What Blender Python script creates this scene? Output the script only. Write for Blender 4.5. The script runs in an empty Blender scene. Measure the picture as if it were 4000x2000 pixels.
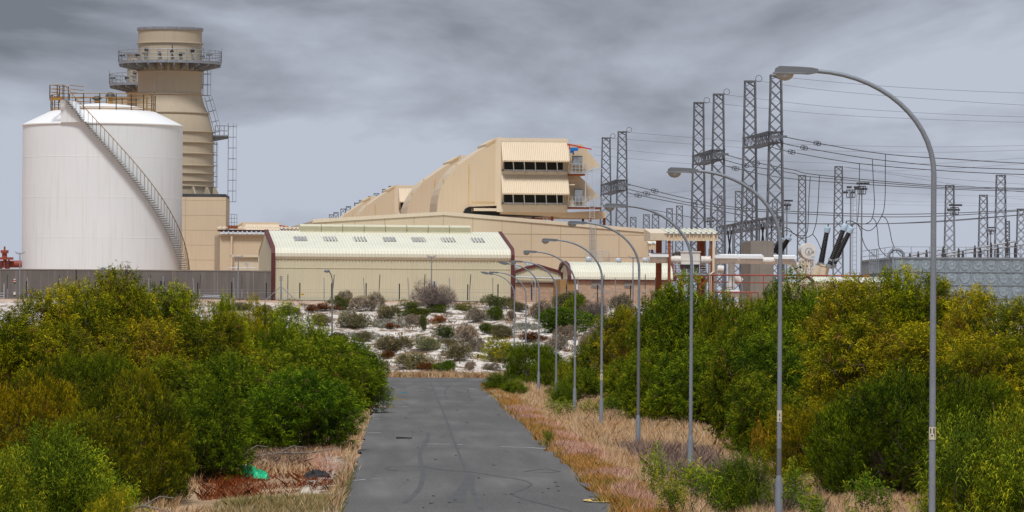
import bpy, math, random
import numpy as np
from mathutils import Vector, Matrix
C = bpy.context.scene
COL = C.collection
R = math.radians
F = 18463.0                      # focal length in photo pixels (4000 wide)
CH = 5.2                         # eye height over the road
# ---------------------------------------------------------------- camera
VP = (1571.0, 1222.0); ROLL = R(0.38)
_d = Vector(((VP[0]-2000)/F, -(VP[1]-1000)/F, -1)).normalized()
_z = Vector((math.sin(ROLL), math.cos(ROLL), 0)); _z.z = (_d.x*_z.x+_d.y*_z.y)/(-_d.z); _z.normalize()
_x = _d.cross(_z)
CM = Matrix((_x, _d, _z))        # camera -> world rotation
cam = bpy.data.cameras.new('camera'); camo = bpy.data.objects.new('camera', cam); COL.objects.link(camo)
camo.matrix_world = Matrix.Translation((0, 0, CH)) @ CM.to_4x4()
cam.sensor_width = 36; cam.lens = 36*F/4000; cam.clip_start = 1; cam.clip_end = 30000
C.camera = camo
# ---------------------------------------------------------------- sky
SUN_EL, SUN_AZ = R(61), R(190)   # azimuth clockwise from +Y: behind the camera, to its left
w = bpy.data.worlds.new('World'); C.world = w; w.use_nodes = True
nt = w.node_tree; nt.nodes.clear()
def N(t, **k):
    n = nt.nodes.new(t)
    for a, b in k.items(): setattr(n, a, b)
    return n
def Lk(a, b): nt.links.new(a, b)
def MA(op, a, b=None, clamp=False):
    n = N('ShaderNodeMath', operation=op, use_clamp=clamp)
    for i, v in enumerate((a, b)):
        if v is None: continue
        if isinstance(v, (int, float)): n.inputs[i].default_value = v
        else: Lk(v, n.inputs[i])
    return n.outputs[0]
def MX(f, a, b, mode='MIX'):
    n = N('ShaderNodeMix', data_type='RGBA', blend_type=mode)
    for s, v in ((n.inputs[0], f), (n.inputs[6], a), (n.inputs[7], b)):
        if isinstance(v, (int, float)): s.default_value = v
        elif isinstance(v, tuple): s.default_value = (*v, 1)
        else: Lk(v, s)
    return n.outputs[2]
out = N('ShaderNodeOutputWorld'); bg = N('ShaderNodeBackground')
sky = N('ShaderNodeTexSky', sky_type='NISHITA', sun_disc=False, sun_elevation=SUN_EL, sun_rotation=SUN_AZ)
sky.dust_density = 3
skc = MX(1.0, sky.outputs[0], (0.10, 0.10, 0.10), 'MULTIPLY')
tc = N('ShaderNodeTexCoord'); sp = N('ShaderNodeSeparateXYZ'); Lk(tc.outputs['Generated'], sp.inputs[0])
def cloud(sc, off, det, rough, dist=0.0):
    m = N('ShaderNodeMapping'); Lk(tc.outputs['Generated'], m.inputs[0])
    m.inputs['Scale'].default_value = sc; m.inputs['Location'].default_value = off
    n = N('ShaderNodeTexNoise'); n.inputs['Scale'].default_value = 1; n.inputs['Detail'].default_value = det
    n.inputs['Roughness'].default_value = rough; n.inputs['Distortion'].default_value = dist
    Lk(m.outputs[0], n.inputs['Vector']); return n.outputs[0]
c1 = cloud((8.5, 8.5, 29), (3.1, 0, 1.35), 7, .56, .35)
c2 = cloud((34, 34, 80), (9, 4, 2), 3, .5, .2)
cm = MA('ADD', MA('MULTIPLY', c1, .82), MA('MULTIPLY', c2, .18))
el = sp.outputs[2]
rise = MA('MULTIPLY_ADD', el, 6.5); rise.node.inputs[2].default_value = -0.10; rise.node.use_clamp = True  # more dark cloud higher up
mk = MA('ADD', MA('MULTIPLY', MA('SUBTRACT', cm, .475), 4.4), MA('MULTIPLY', MA('SUBTRACT', .42, rise), 1.9))
mk = MA('ADD', mk, .14, True)
ccol = MX(mk, (.165, .182, .218), (.48, .52, .615))
low = MA('SUBTRACT', 1, MA('MULTIPLY', MA('ABSOLUTE', el), 22), True)
ccol = MX(MA('MULTIPLY', low, .3), ccol, (.50, .545, .64))
zen = N('ShaderNodeMapRange'); Lk(el, zen.inputs[0]); zen.interpolation_type = 'SMOOTHSTEP'
for i, v in ((1, .08), (2, .8), (3, 1.0), (4, 2.7)): zen.inputs[i].default_value = v
cv = N('ShaderNodeVectorMath', operation='SCALE'); Lk(ccol, cv.inputs[0]); Lk(zen.outputs[0], cv.inputs['Scale'])
Lk(MX(.93, skc, cv.outputs[0]), bg.inputs[0]); bg.inputs[1].default_value = 0.76
Lk(bg.outputs[0], out.inputs[0])
# ---------------------------------------------------------------- sun
sl = bpy.data.lights.new('sun', 'SUN'); so = bpy.data.objects.new('sun', sl); COL.objects.link(so)
sl.energy = 2.0; sl.angle = R(12); sl.color = (1.0, .975, .94)
sdir = Vector((math.sin(SUN_AZ)*math.cos(SUN_EL), math.cos(SUN_AZ)*math.cos(SUN_EL), math.sin(SUN_EL)))
so.rotation_euler = sdir.to_track_quat('Z', 'Y').to_euler(); so.location = (0, 0, 60)
C.view_settings.view_transform = 'Standard'; C.view_settings.look = 'None'
C.view_settings.exposure = 0.50; C.view_settings.gamma = 1

# ================================================================ helpers
def ray(px, py): return CM @ Vector(((px-2000)/F, -(py-1000)/F, -1))
def P(px, py, D):                # world point seen at photo pixel, at depth Y = D
    d = ray(px, py); t = D/d.y
    return Vector((d.x*t, D, CH+d.z*t))
K = 4000/2576.0
def Pd(px, py, D): return P(px*K, py*K, D)
rnd = random.Random(5)
class MB:
    def __init__(s): s.v = []; s.f = []
    def add(s, vs, fs):
        b = len(s.v); s.v += [tuple(v) for v in vs]; s.f += [tuple(i+b for i in f) for f in fs]; return s
    def box(s, x0, x1, y0, y1, z0, z1):
        return s.add([(x0,y0,z0),(x1,y0,z0),(x1,y1,z0),(x0,y1,z0),(x0,y0,z1),(x1,y0,z1),(x1,y1,z1),(x0,y1,z1)],
                     [(0,3,2,1),(4,5,6,7),(0,1,5,4),(1,2,6,5),(2,3,7,6),(3,0,4,7)])
    def bar(s, p, q, wd, ht=None, up=(0,0,1)):
        p = Vector(p); q = Vector(q); d = (q-p)
        if d.length < 1e-6: return s
        d.normalize(); u = Vector(up)
        if abs(d.dot(u)) > .98: u = Vector((1,0,0))
        a = d.cross(u).normalized(); b = a.cross(d).normalized(); ht = wd if ht is None else ht
        a *= wd/2; b *= ht/2
        return s.add([p-a-b,p+a-b,p+a+b,p-a+b,q-a-b,q+a-b,q+a+b,q-a+b],
                     [(0,3,2,1),(4,5,6,7),(0,1,5,4),(1,2,6,5),(2,3,7,6),(3,0,4,7)])
    def tube(s, pts, r, n=8, cap=True):
        pts = [Vector(p) for p in pts]; rs = r if isinstance(r, (list, tuple)) else [r]*len(pts)
        b = len(s.v); prev = None
        for i, p in enumerate(pts):
            t = (pts[min(i+1, len(pts)-1)]-pts[max(i-1, 0)]).normalized()
            if prev is None:
                u = Vector((0,0,1)) if abs(t.z) < .9 else Vector((1,0,0))
                a = t.cross(u).normalized()
            else:
                a = prev-t*prev.dot(t)
                a = a.normalized() if a.length > 1e-5 else t.orthogonal().normalized()
            prev = a; c = t.cross(a)
            for k in range(n):
                an = 2*math.pi*k/n
                s.v.append(tuple(p+(a*math.cos(an)+c*math.sin(an))*rs[i]))
        for i in range(len(pts)-1):
            for k in range(n):
                s.f.append((b+i*n+k, b+i*n+(k+1)%n, b+(i+1)*n+(k+1)%n, b+(i+1)*n+k))
        if cap:
            s.f.append(tuple(b+k for k in reversed(range(n)))); e = b+(len(pts)-1)*n
            s.f.append(tuple(e+k for k in range(n)))
        return s
    def lathe(s, prof, cx=0, cy=0, n=48, a0=0, a1=None):
        b = len(s.v); full = a1 is None; a1 = a0+2*math.pi if full else a1; m = n if full else n+1
        for r, z in prof:
            for k in range(m):
                an = a0+(a1-a0)*k/n; s.v.append((cx+r*math.sin(an), cy-r*math.cos(an), z))
        for i in range(len(prof)-1):
            for k in range(n):
                k2 = (k+1) % m; s.f.append((b+i*m+k, b+i*m+k2, b+(i+1)*m+k2, b+(i+1)*m+k))
        return s
    def prism(s, poly, y0, y1):          # polygon in x,z pushed along y
        n = len(poly); b = len(s.v)
        s.v += [(x, y0, z) for x, z in poly]+[(x, y1, z) for x, z in poly]
        s.f.append(tuple(b+i for i in range(n))); s.f.append(tuple(b+n+i for i in reversed(range(n))))
        for i in range(n):
            j = (i+1) % n; s.f.append((b+i, b+n+i, b+n+j, b+j))
        return s
    def prismx(s, poly, x0, x1):         # polygon in y,z pushed along x
        n = len(poly); b = len(s.v)
        s.v += [(x0, y, z) for y, z in poly]+[(x1, y, z) for y, z in poly]
        s.f.append(tuple(b+i for i in reversed(range(n)))); s.f.append(tuple(b+n+i for i in range(n)))
        for i in range(n):
            j = (i+1) % n; s.f.append((b+i, b+j, b+n+j, b+n+i))
        return s
    def ribbed(s, path, x0, x1, pitch, depth, shear=0.0):   # profiled sheet: path in (y,z), ribs side by side along x
        n = max(2, int((x1-x0)/pitch)); st = (x1-x0)/n; xs = []
        for i in range(n):
            a = x0+i*st; xs += [(a, 0), (a+st*.55, 0), (a+st*.65, 1), (a+st*.9, 1)]
        xs.append((x1, 0)); L = len(path); nr = []
        for i in range(L):
            p = path[max(0, i-1)]; q = path[min(L-1, i+1)]; ty, tz = q[0]-p[0], q[1]-p[1]; l = math.hypot(ty, tz)
            nr.append((tz/l, -ty/l))
        b = len(s.v); m = len(xs)
        for i, (y, z) in enumerate(path):
            for x, k in xs: s.v.append((x, y+nr[i][0]*depth*k, z+nr[i][1]*depth*k))
        for i in range(L-1):
            for k in range(m-1): s.f.append((b+i*m+k, b+i*m+k+1, b+(i+1)*m+k+1, b+(i+1)*m+k))
        return s
    def build(s, name, mat, parent=None, smooth=False):
        me = bpy.data.meshes.new(name); me.from_pydata(s.v, [], s.f); me.materials.append(mat)
        if smooth:
            me.polygons.foreach_set('use_smooth', [True]*len(me.polygons)); me.set_sharp_from_angle(angle=R(35))
        me.update(); o = bpy.data.objects.new(name, me); COL.objects.link(o)
        if parent: o.parent = parent
        return o
def tag(o, label=None, cat=None, group=None, kind=None):
    for k, v in (('label', label), ('category', cat), ('group', group), ('kind', kind)):
        if v: o[k] = v
    return o
def thing(name, label, cat, loc=(0,0,0), rz=0, group=None):
    o = bpy.data.objects.new(name, None); COL.objects.link(o); o.location = loc; o.rotation_euler.z = rz
    o.empty_display_size = .5
    return tag(o, label, cat, group)
_kids = {}
def kids(o): return [c for c in bpy.data.objects if c.parent == o]
def copy_tree(o, parent=None, cache={}):
    c = o.copy(); COL.objects.link(c); c.parent = parent
    key = o.name
    if key not in cache: cache[key] = [k.name for k in kids(o)]
    for k in cache[key]: copy_tree(bpy.data.objects[k], c)
    return c
class Fr:                        # local frame of a building, for reading sizes off the photo
    def __init__(s, loc, rz=0):
        s.o = Vector(loc); s.rz = rz; s.xd = Vector((math.cos(rz), math.sin(rz), 0)); s.yd = Vector((-math.sin(rz), math.cos(rz), 0))
    def h(s, px, py, yl=0.0):
        c = Vector((0, 0, CH)); d = ray(px, py); t = (yl-(c-s.o).dot(s.yd))/d.dot(s.yd); p = c+d*t-s.o
        return p.dot(s.xd), p.z
# ---------------------------------------------------------------- materials
def mat(name, col, rough=.7, metal=0, var=.12, scale=1.0, bump=0.0, streak=0.0, stain=None, spec=.3, fine=0.0):
    m = bpy.data.materials.new(name); m.use_nodes = True; t = m.node_tree; n = t.nodes; b = n['Principled BSDF']
    b.inputs['Roughness'].default_value = rough; b.inputs['Metallic'].default_value = metal
    b.inputs['Specular IOR Level'].default_value = spec
    co = n.new('ShaderNodeTexCoord')
    def noise(sc, det=4, stretch=(1,1,1)):
        mp = n.new('ShaderNodeMapping'); t.links.new(co.outputs['Object'], mp.inputs[0]); mp.inputs['Scale'].default_value = stretch
        q = n.new('ShaderNodeTexNoise'); q.inputs['Scale'].default_value = sc; q.inputs['Detail'].default_value = det
        t.links.new(mp.outputs[0], q.inputs['Vector']); return q.outputs[0]
    def mr(v, a, bb, c, d):
        q = n.new('ShaderNodeMapRange'); t.links.new(v, q.inputs[0])
        for i, x in zip((1,2,3,4), (a, bb, c, d)): q.inputs[i].default_value = x
        return q.outputs[0]
    def mix(f, a, bb, mode='MIX'):
        q = n.new('ShaderNodeMix'); q.data_type = 'RGBA'; q.blend_type = mode
        for s_, v in ((q.inputs[0], f), (q.inputs[6], a), (q.inputs[7], bb)):
            if isinstance(v, (int, float)): s_.default_value = v
            elif isinstance(v, tuple): s_.default_value = (*v, 1)
            else: t.links.new(v, s_)
        return q.outputs[2]
    c = mix(mr(noise(scale*.6), .3, .7, 0, 1), tuple(x*(1-var) for x in col), tuple(min(1, x*(1+var*.6)) for x in col))
    if fine: c = mix(mr(noise(scale*14, 2), .4, .65, 0, fine), c, tuple(x*.45 for x in col))
    if streak:
        c = mix(mr(noise(1.6, 3, (2.2, 2.2, .10)), .52, .74, 0, streak), c, stain or tuple(x*.55 for x in col))
    t.links.new(c, b.inputs['Base Color'])
    if bump:
        bp = n.new('ShaderNodeBump'); bp.inputs['Strength'].default_value = bump; bp.inputs['Distance'].default_value = .05
        t.links.new(noise(scale*6, 5), bp.inputs['Height']); t.links.new(bp.outputs[0], b.inputs['Normal'])
    return m
BEIGE=(.60,.47,.30); CREAM=(.66,.60,.40)
M = {}
def mk(k, *a, **kw):
    M[k] = mat_(k, *a, **kw)
def mat_(k, *a, **kw): return mat(k, *a, **kw)
mk('white', (.81,.84,.855), .5, streak=.4, stain=(.66,.62,.55), scale=.3, var=.03)
mk('white_pipe', (.72,.69,.65), .5, streak=.4, stain=(.50,.44,.38), var=.06)
mk('beige', (.65,.53,.375), .6, streak=.22, stain=(.50,.37,.22), scale=.25, var=.05)
mk('beige_light', (.72,.615,.465), .6, streak=.15, scale=.3, var=.05)
mk('beige_stain', (.60,.44,.22), .7, scale=1.2)
mk('stack', (.455,.385,.285), .6, streak=.35, stain=(.40,.30,.18), scale=.3, var=.06)
mk('cream', (.62,.585,.425), .5, streak=.12, scale=.4, var=.04)
mk('cream_roof', (.72,.705,.58), .5, scale=.6, var=.04, streak=.08)
mk('maroon', (.115,.035,.035), .6, var=.2)
mk('rust', (.27,.08,.035), .7, var=.2)
mk('pipe_red', (.30,.07,.045), .6, var=.2)
mk('galv', (.30,.325,.36), .5, .35, var=.22, scale=4)
mk('lattice', (.135,.15,.175), .6, .1, var=.3, scale=3)
mk('galv_light', (.50,.53,.57), .5, .2, var=.15, scale=4)
mk('dark_steel', (.075,.08,.09), .6, .3, var=.3)
mk('wire', (.07,.073,.08), .7)
mk('black', (.02,.02,.022), .5)
mk('louvre', (.012,.015,.014), .6)
mk('pole', (.255,.285,.325), .5, .15, var=.12, scale=2, fine=.25)
mk('pole_dark', (.15,.155,.155), .6, .1, var=.2, scale=2)
mk('lamp_grey', (.17,.185,.205), .5)
mk('stair', (.13,.125,.115), .6, var=.2)
mk('mustard', (.36,.20,.05), .6, var=.25)
mk('concrete', (.27,.245,.215), .9, bump=.2, streak=.35, scale=.8)
mk('wallgrey', (.152,.138,.130), .9, streak=.75, stain=(.235,.215,.195), scale=.7, var=.15, bump=.2)
mk('plinth', (.10,.10,.10), .9)
mk('blue_cap', (.42,.54,.66), .4)
mk('blue', (.02,.17,.55), .4)
mk('red', (.50,.02,.03), .4)
mk('yellow', (.80,.52,.02), .5)
mk('bulb', (.42,.43,.42), .15, spec=.6)
mk('skylight', (.40,.385,.36), .3, scale=4, var=.3)
mk('stone', (.55,.49,.40), .9, bump=.4, var=.3, scale=3)
mk('plasticgreen', (.02,.50,.24), .35)
mk('plasticblue', (.01,.11,.15), .35)
mk('paper', (.75,.73,.70), .7)
mk('char', (.03,.03,.03), .8)
mk('wood', (.30,.21,.12), .8, var=.3)
mk('paint', (.62,.62,.60), .7, fine=.8, scale=4)
mk('paint_yellow', (.72,.52,.16), .7, fine=.3, scale=2)
mk('tyre', (.090,.088,.087), .8, scale=1.2, var=.15)
mk('orange', (.62,.28,.10), .8)
mk('sticker', (.62,.58,.45), .6)
mk('bark', (.13,.095,.07), .9, var=.35, scale=5)
mk('greybark', (.20,.175,.15), .9, var=.3, scale=5)
def galv_panel():
    m = mat('tank_panel', (.33,.39,.43), .45, .35, var=.28, scale=5, fine=.15); return m
M['panel'] = galv_panel()
def brick():
    m = mat('brick', (.5,.3,.2), .9); t = m.node_tree; n = t.nodes; b = n['Principled BSDF']
    co = n.new('ShaderNodeTexCoord'); mp = n.new('ShaderNodeMapping'); t.links.new(co.outputs['Object'], mp.inputs[0])
    mp.inputs['Rotation'].default_value = (R(-90), 0, 0)
    q = n.new('ShaderNodeTexBrick'); t.links.new(mp.outputs[0], q.inputs[0]); q.inputs['Scale'].default_value = 1.0
    q.inputs['Color1'].default_value = (.54,.37,.25,1); q.inputs['Color2'].default_value = (.37,.25,.175,1); q.inputs['Mortar'].default_value = (.50,.42,.33,1)
    q.inputs['Mortar Size'].default_value = .014; q.inputs['Brick Width'].default_value = .46; q.inputs['Row Height'].default_value = .135
    t.links.new(q.outputs[0], b.inputs['Base Color']); return m
M['brick'] = brick()

# ================================================================ terrain
def sst(a, b, x):
    t = min(1, max(0, (x-a)/(b-a))); return t*t*(3-2*t)
def bump(x, y):
    return (math.sin(x*.31+y*.13)*math.sin(y*.23-x*.07)*.5+math.sin(x*.83+1.3+y*.4)*math.sin(y*.57+.7)*.3+math.sin(x*1.9+y*.9)*math.sin(y*1.5-x*.6)*.2)
def ground(x, y):
    edge = max(0, -1.9-x, x-6.3)
    off = sst(0, 3, edge)
    if y > 381.5: off = 1
    if 349 < y <= 381.5 and x < 9.2: edge = 0; off = 0
    z = -.09-.28*sst(0, 6, edge)*(1-sst(370, 386, y))+off*.13*bump(x, y)*(1-.5*sst(495, 503, y))
    t = min(1, max(0, (y-386)/(497-386)))
    z += 6.5*t+off*.55*bump(x*.8, y*.8)*sst(386, 400, y)*(1-sst(480, 496, y))
    if y > 505: z = z*1.0
    return z
def axis(*segs):
    o = []
    for a, b, st in segs: o += list(np.arange(a, b, st))
    return o
xs = axis((-9000,-1000,2000),(-1000,-200,160),(-200,-60,14),(-60,-20,3),(-20,32,.9),(32,84,3),(84,200,14),(200,1000,160),(1000,9001,2000))
ys = axis((-600,60,60),(60,110,5),(110,380,2),(380,506,1.0),(506,700,24),(700,2000,200),(2000,12001,2500))
g = MB()
for y in ys:
    for x in xs: g.v.append((x, y, ground(x, y)))
nx = len(xs)
for j in range(len(ys)-1):
    for i in range(nx-1): g.f.append((j*nx+i, j*nx+i+1, (j+1)*nx+i+1, (j+1)*nx+i))
def ground_mat():
    m = mat('ground', (.3,.2,.1), .95); t = m.node_tree; n = t.nodes; b = n['Principled BSDF']; L = t.links.new
    co = n.new('ShaderNodeTexCoord'); sx = n.new('ShaderNodeSeparateXYZ'); L(co.outputs['Object'], sx.inputs[0])
    def noise(sc, det, rg=.6, off=0):
        mp = n.new('ShaderNodeMapping'); L(co.outputs['Object'], mp.inputs[0]); mp.inputs['Location'].default_value = (off, off, 0)
        q = n.new('ShaderNodeTexNoise'); q.inputs['Scale'].default_value = sc; q.inputs['Detail'].default_value = det; q.inputs['Roughness'].default_value = rg
        L(mp.outputs[0], q.inputs['Vector']); return q.outputs[0]
    def mr(v, a, bb, c=0, d=1):
        q = n.new('ShaderNodeMapRange'); L(v, q.inputs[0])
        for i, x in zip((1,2,3,4), (a, bb, c, d)): q.inputs[i].default_value = x
        return q.outputs[0]
    def mix(f, a, bb):
        q = n.new('ShaderNodeMix'); q.data_type = 'RGBA'
        for s_, v in ((q.inputs[0], f), (q.inputs[6], a), (q.inputs[7], bb)):
            if isinstance(v, tuple): s_.default_value = (*v, 1)
            else: L(v, s_)
        return q.outputs[2]
    straw = mix(mr(noise(.35, 4), .4, .6), (.50,.34,.20), (.36,.24,.14))
    straw = mix(mr(noise(4, 3), .5, .7), straw, (.22,.15,.09))
    sand = mix(mr(noise(3.0, 6, .7), .42, .66), (.77,.715,.65), (.60,.52,.44))
    sand = mix(mr(noise(.42, 6, .72, 7), .50, .56), sand, (.25,.175,.115))
    sand = mix(mr(noise(2.2, 5, .75, 31), .52, .60), sand, (.13,.10,.075))
    f = mr(sx.outputs[1], 384.5, 389)
    c = mix(f, straw, sand)
    c = mix(mr(sx.outputs[1], 487, 497), c, (.46,.30,.20))
    L(c, b.inputs['Base Color'])
    bp = n.new('ShaderNodeBump'); bp.inputs['Strength'].default_value = .6; bp.inputs['Distance'].default_value = .12
    L(noise(5, 6), bp.inputs['Height']); L(bp.outputs[0], b.inputs['Normal'])
    return m
tag(g.build('ground', ground_mat(), smooth=True), kind='structure')
# ---------------------------------------------------------------- road
XL, XR = -1.55, 5.8
def road_mat():
    m = mat('asphalt', (.1,.1,.1), .85); t = m.node_tree; n = t.nodes; b = n['Principled BSDF']; L = t.links.new
    co = n.new('ShaderNodeTexCoord')
    def noise(sc, det, st=(1,1,1)):
        mp = n.new('ShaderNodeMapping'); L(co.outputs['Object'], mp.inputs[0]); mp.inputs['Scale'].default_value = st
        q = n.new('ShaderNodeTexNoise'); q.inputs['Scale'].default_value = sc; q.inputs['Detail'].default_value = det
        L(mp.outputs[0], q.inputs['Vector']); return q.outputs[0]
    def mr(v, a, bb, c=0, d=1):
        q = n.new('ShaderNodeMapRange'); L(v, q.inputs[0])
        for i, x in zip((1,2,3,4), (a, bb, c, d)): q.inputs[i].default_value = x
        return q.outputs[0]
    def mix(f, a, bb):
        q = n.new('ShaderNodeMix'); q.data_type = 'RGBA'
        for s_, v in ((q.inputs[0], f), (q.inputs[6], a), (q.inputs[7], bb)):
            if isinstance(v, tuple): s_.default_value = (*v, 1)
            else: L(v, s_)
        return q.outputs[2]
    b.inputs['Specular IOR Level'].default_value = .12
    c = mix(mr(noise(1.0, 5, (.9, .05, 1)), .35, .68), (.098,.094,.090), (.160,.154,.146))
    c = mix(mr(noise(.12, 4, (1, .5, 1)), .42, .66), c, (.098,.095,.091))
    c = mix(mr(noise(18, 4, (1, .35, 1)), .50, .72, 0, .6), c, (.20,.195,.185))
    c = mix(mr(noise(2.2, 4, (1, .22, 1)), .69, .75, 0, .7), c, (.055,.053,.052))
    L(c, b.inputs['Base Color'])
    bp = n.new('ShaderNodeBump'); bp.inputs['Strength'].default_value = .25; bp.inputs['Distance'].default_value = .02
    L(noise(30, 3), bp.inputs['Height']); L(bp.outputs[0], b.inputs['Normal'])
    return m
M['asphalt'] = road_mat()
rd = MB(); yy = list(np.arange(20, 352, 1.5)); rr = random.Random(3)
for y in yy:
    a = XL+rr.uniform(-.10,.10)-1.8*sst(325, 350, y); c = XR+rr.uniform(-.13,.10)+.4*sst(335, 351, y)
    rd.v += [(a, y, 0), (2.1, y, .05), (c, y, 0)]
for j in range(len(yy)-1):
    for i in range(2): rd.f.append((j*3+i, j*3+i+1, j*3+4+i, j*3+3+i))
b0 = len(rd.v); xs2 = list(np.arange(-70, 9.1, 2.0))
ylo = 351.5
for x in xs2: rd.v += [(x, ylo-1.2, .003), (x, 381+rr.uniform(-.25,.25), .003)]
for i in range(len(xs2)-1): rd.f.append((b0+2*i, b0+2*i+2, b0+2*i+3, b0+2*i+1))
road = tag(rd.build('road', M['asphalt']), kind='structure')
def gp(px, py, z=0.0):           # photo pixel -> point on a flat level z
    d = ray(px, py); t = (z-CH)/d.z; return Vector((d.x*t, d.y*t, z))
def strip(mb, pts, wd, z):       # ribbon through photo pixels on the road
    P3 = [gp(x, y, 0) for x, y in pts]; ws = wd if isinstance(wd, list) else [wd]*len(P3); b = len(mb.v)
    for i, p in enumerate(P3):
        t = P3[min(i+1, len(P3)-1)]-P3[max(0, i-1)]; n_ = Vector((t.y, -t.x, 0)).normalized()*ws[i]/2
        for q in (p-n_, p+n_):
            cz = .05*(1-min(1, abs(q.x-2.1)/3.7)); mb.v.append((q.x, q.y, cz+z))
    for i in range(len(P3)-1): mb.f.append((b+2*i, b+2*i+1, b+2*i+3, b+2*i+2))
def rz4(x, y): return (1200+x/1.84, 1400+y/1.84)
def spl(pts, n=6):
    o = []
    for i in range(len(pts)-1):
        p0 = pts[max(0,i-1)]; p1 = pts[i]; p2 = pts[i+1]; p3 = pts[min(len(pts)-1,i+2)]
        for k in range(n):
            t = k/n
            o.append(tuple(.5*((2*b_)+(-a_+c_)*t+(2*a_-5*b_+4*c_-d_)*t*t+(-a_+3*b_-3*c_+d_)*t**3) for a_,b_,c_,d_ in zip(p0,p1,p2,p3)))
    o.append(tuple(pts[-1])); return o
for k, (pts, wd) in enumerate([
    ([(890,185),(920,260),(960,350),(1000,450),(1040,560),(1085,680),(1140,810),(1160,850)], .10),
    ([(1162,842),(1150,900),(1110,960),(1085,1010),(1075,1045)], [.2]*24+[.45]),
    ([(870,540),(860,600),(810,680),(825,790),(830,870),(800,950),(740,1010),(700,1045)], .16),
    ([(1185,850),(1190,960),(1215,1010),(1250,1100)], .14),
    ([(850,790),(1010,815),(1200,830),(1400,860),(1540,880),(1610,910),(1560,945),(1480,980),(1560,1020),(1720,1060),(1900,1104)], .09),
    ([(1560,820),(1700,800),(1815,815),(1700,825),(1630,828)], .08),
    ([(850,785),(700,785),(600,785),(565,797),(650,815),(850,815)], .07),
    ([(1160,220),(1155,260),(1185,305)], .12), ([(1020,205),(990,240),(1000,300)], .10), ([(1030,230),(1095,250)], .1),
    ([(2020,990),(2110,1010),(2150,1050),(2120,1085)], .07)]):
    q = MB(); sp_ = [rz4(*p) for p in spl(pts)]
    strip(q, sp_, (wd if isinstance(wd, float) else [.12+.42*(i/len(sp_)) for i in range(len(sp_))]), .004+.0006*k)
    q.build('tyre_mark', M['tyre'], road)
for (x0, y0, x1, y1, wd, mt) in [(860,622,1030,627,.2,'paint'),(1085,628,1122,630,.18,'paint'),(1390,640,1600,645,.2,'paint'),(1600,645,1752,653,.25,'paint'),
    (440,537,520,537,.35,'paint'),(330,880,415,874,.12,'paint'),(455,869,526,869,.1,'paint'),(1168,220,1228,221,.6,'paint'),(1302,272,1345,271,.6,'paint'),
    (640,352,728,352,.3,'paint'),(490,350,640,352,.7,'orange'),(470,436,508,436,.4,'paint')]:
    q = MB(); strip(q, [rz4(x0,y0), rz4((x0+x1)/2,(y0+y1)/2+.5), rz4(x1,y1)], wd, .012); q.build('painted_line' if mt=='paint' else 'sand_patch', M[mt], road)
# yellow survey ring painted on the asphalt
q = MB(); c0 = gp(*rz4(2112,1031)); b = 0
for k in range(24):
    a = 2*math.pi*k/24
    for r1 in (.8, 1.0): q.v.append((c0.x+math.sin(a)*.50*r1, c0.y+math.cos(a)*1.1*r1, .045))
for k in range(24): j=(k+1)%24; q.f.append((2*k,2*k+1,2*j+1,2*j))
q.box(c0.x-.36,c0.x-.26,c0.y-.5,c0.y+.5,.043,.046); q.box(c0.x+.1,c0.x+.2,c0.y-.5,c0.y+.5,.043,.046); q.box(c0.x-.1,c0.x,c0.y-.5,c0.y+.5,.043,.046)
q.build('painted_ring', M['paint_yellow'], road)
# broken stone edging
def stones(name, label, lst, mt='stone', cat='edging'):
    q = MB()
    for (x, y, a, b_, h, rz_) in lst:
        z = ground(x, y); ca, sa = math.cos(rz_), math.sin(rz_); bb = len(q.v)
        for zz, f_ in ((z-.1, 1), (z+h, .93)):
            for u, v in ((-a,-b_),(a,-b_),(a,b_),(-a,b_)): q.v.append((x+(u*ca-v*sa)*f_, y+(u*sa+v*ca)*f_, zz))
        q.f += [(bb+4,bb+5,bb+6,bb+7),(bb,bb+1,bb+5,bb+4),(bb+1,bb+2,bb+6,bb+5),(bb+2,bb+3,bb+7,bb+6),(bb+3,bb,bb+4,bb+7)]
    return tag(q.build(name, M[mt]), label, cat)
stones('stone_edging', 'pale broken stone edging along the far right corner of the road', [(6.05+.35*max(0,(y-330)/20)+rr.uniform(-.08,.1)+k*.5, y, rr.uniform(.15,.24), rr.uniform(.3,.6), rr.uniform(.12,.2), rr.uniform(-.2,.2)) for y in np.arange(288, 350, 1.5) for k in (0,1) if rr.random()<.85])
stones('concrete_slab_rubble', 'broken pale concrete slabs lying beside the left road edge', [(-2.05-rr.uniform(0,.65), y, rr.uniform(.08,.17), rr.uniform(.25,.7), rr.uniform(.05,.16), rr.uniform(-.5,.5)) for y in np.arange(139, 169, .5)], cat='rubble')
stones('pavement_strip', 'short pale concrete strip in the dry grass below the curved lamp posts', [(x, 126+.05*x, .5, .35, .12, rr.uniform(-.1,.1)) for x in np.arange(9.2, 13.5, .8)], cat='paving')
# ================================================================ plant buildings
RZ = R(5)
GZ = 6.5
def base(px, py, D):             # point on the plant platform straight under a photo pixel
    p = P(px, py, D); return (p.x, D, GZ)
def z2(x, y): return (x/2.147, 600+y/2.147)
def z3(x, y): return (900+x/2.147, 700+y/2.147)
def z4(x, y): return (1600+x/2.147, 480+y/2.147)
def z5(x, y): return (2300+x/2.342, 250+y/2.342)
def z6(x, y): return (2400+x/2.576, 700+y/2.576)
def z7(x, y): return (3100+x/2.147, 500+y/2.147)
def zl(x, y): return (1800+x/2.146, 950+y/2.146)
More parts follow.
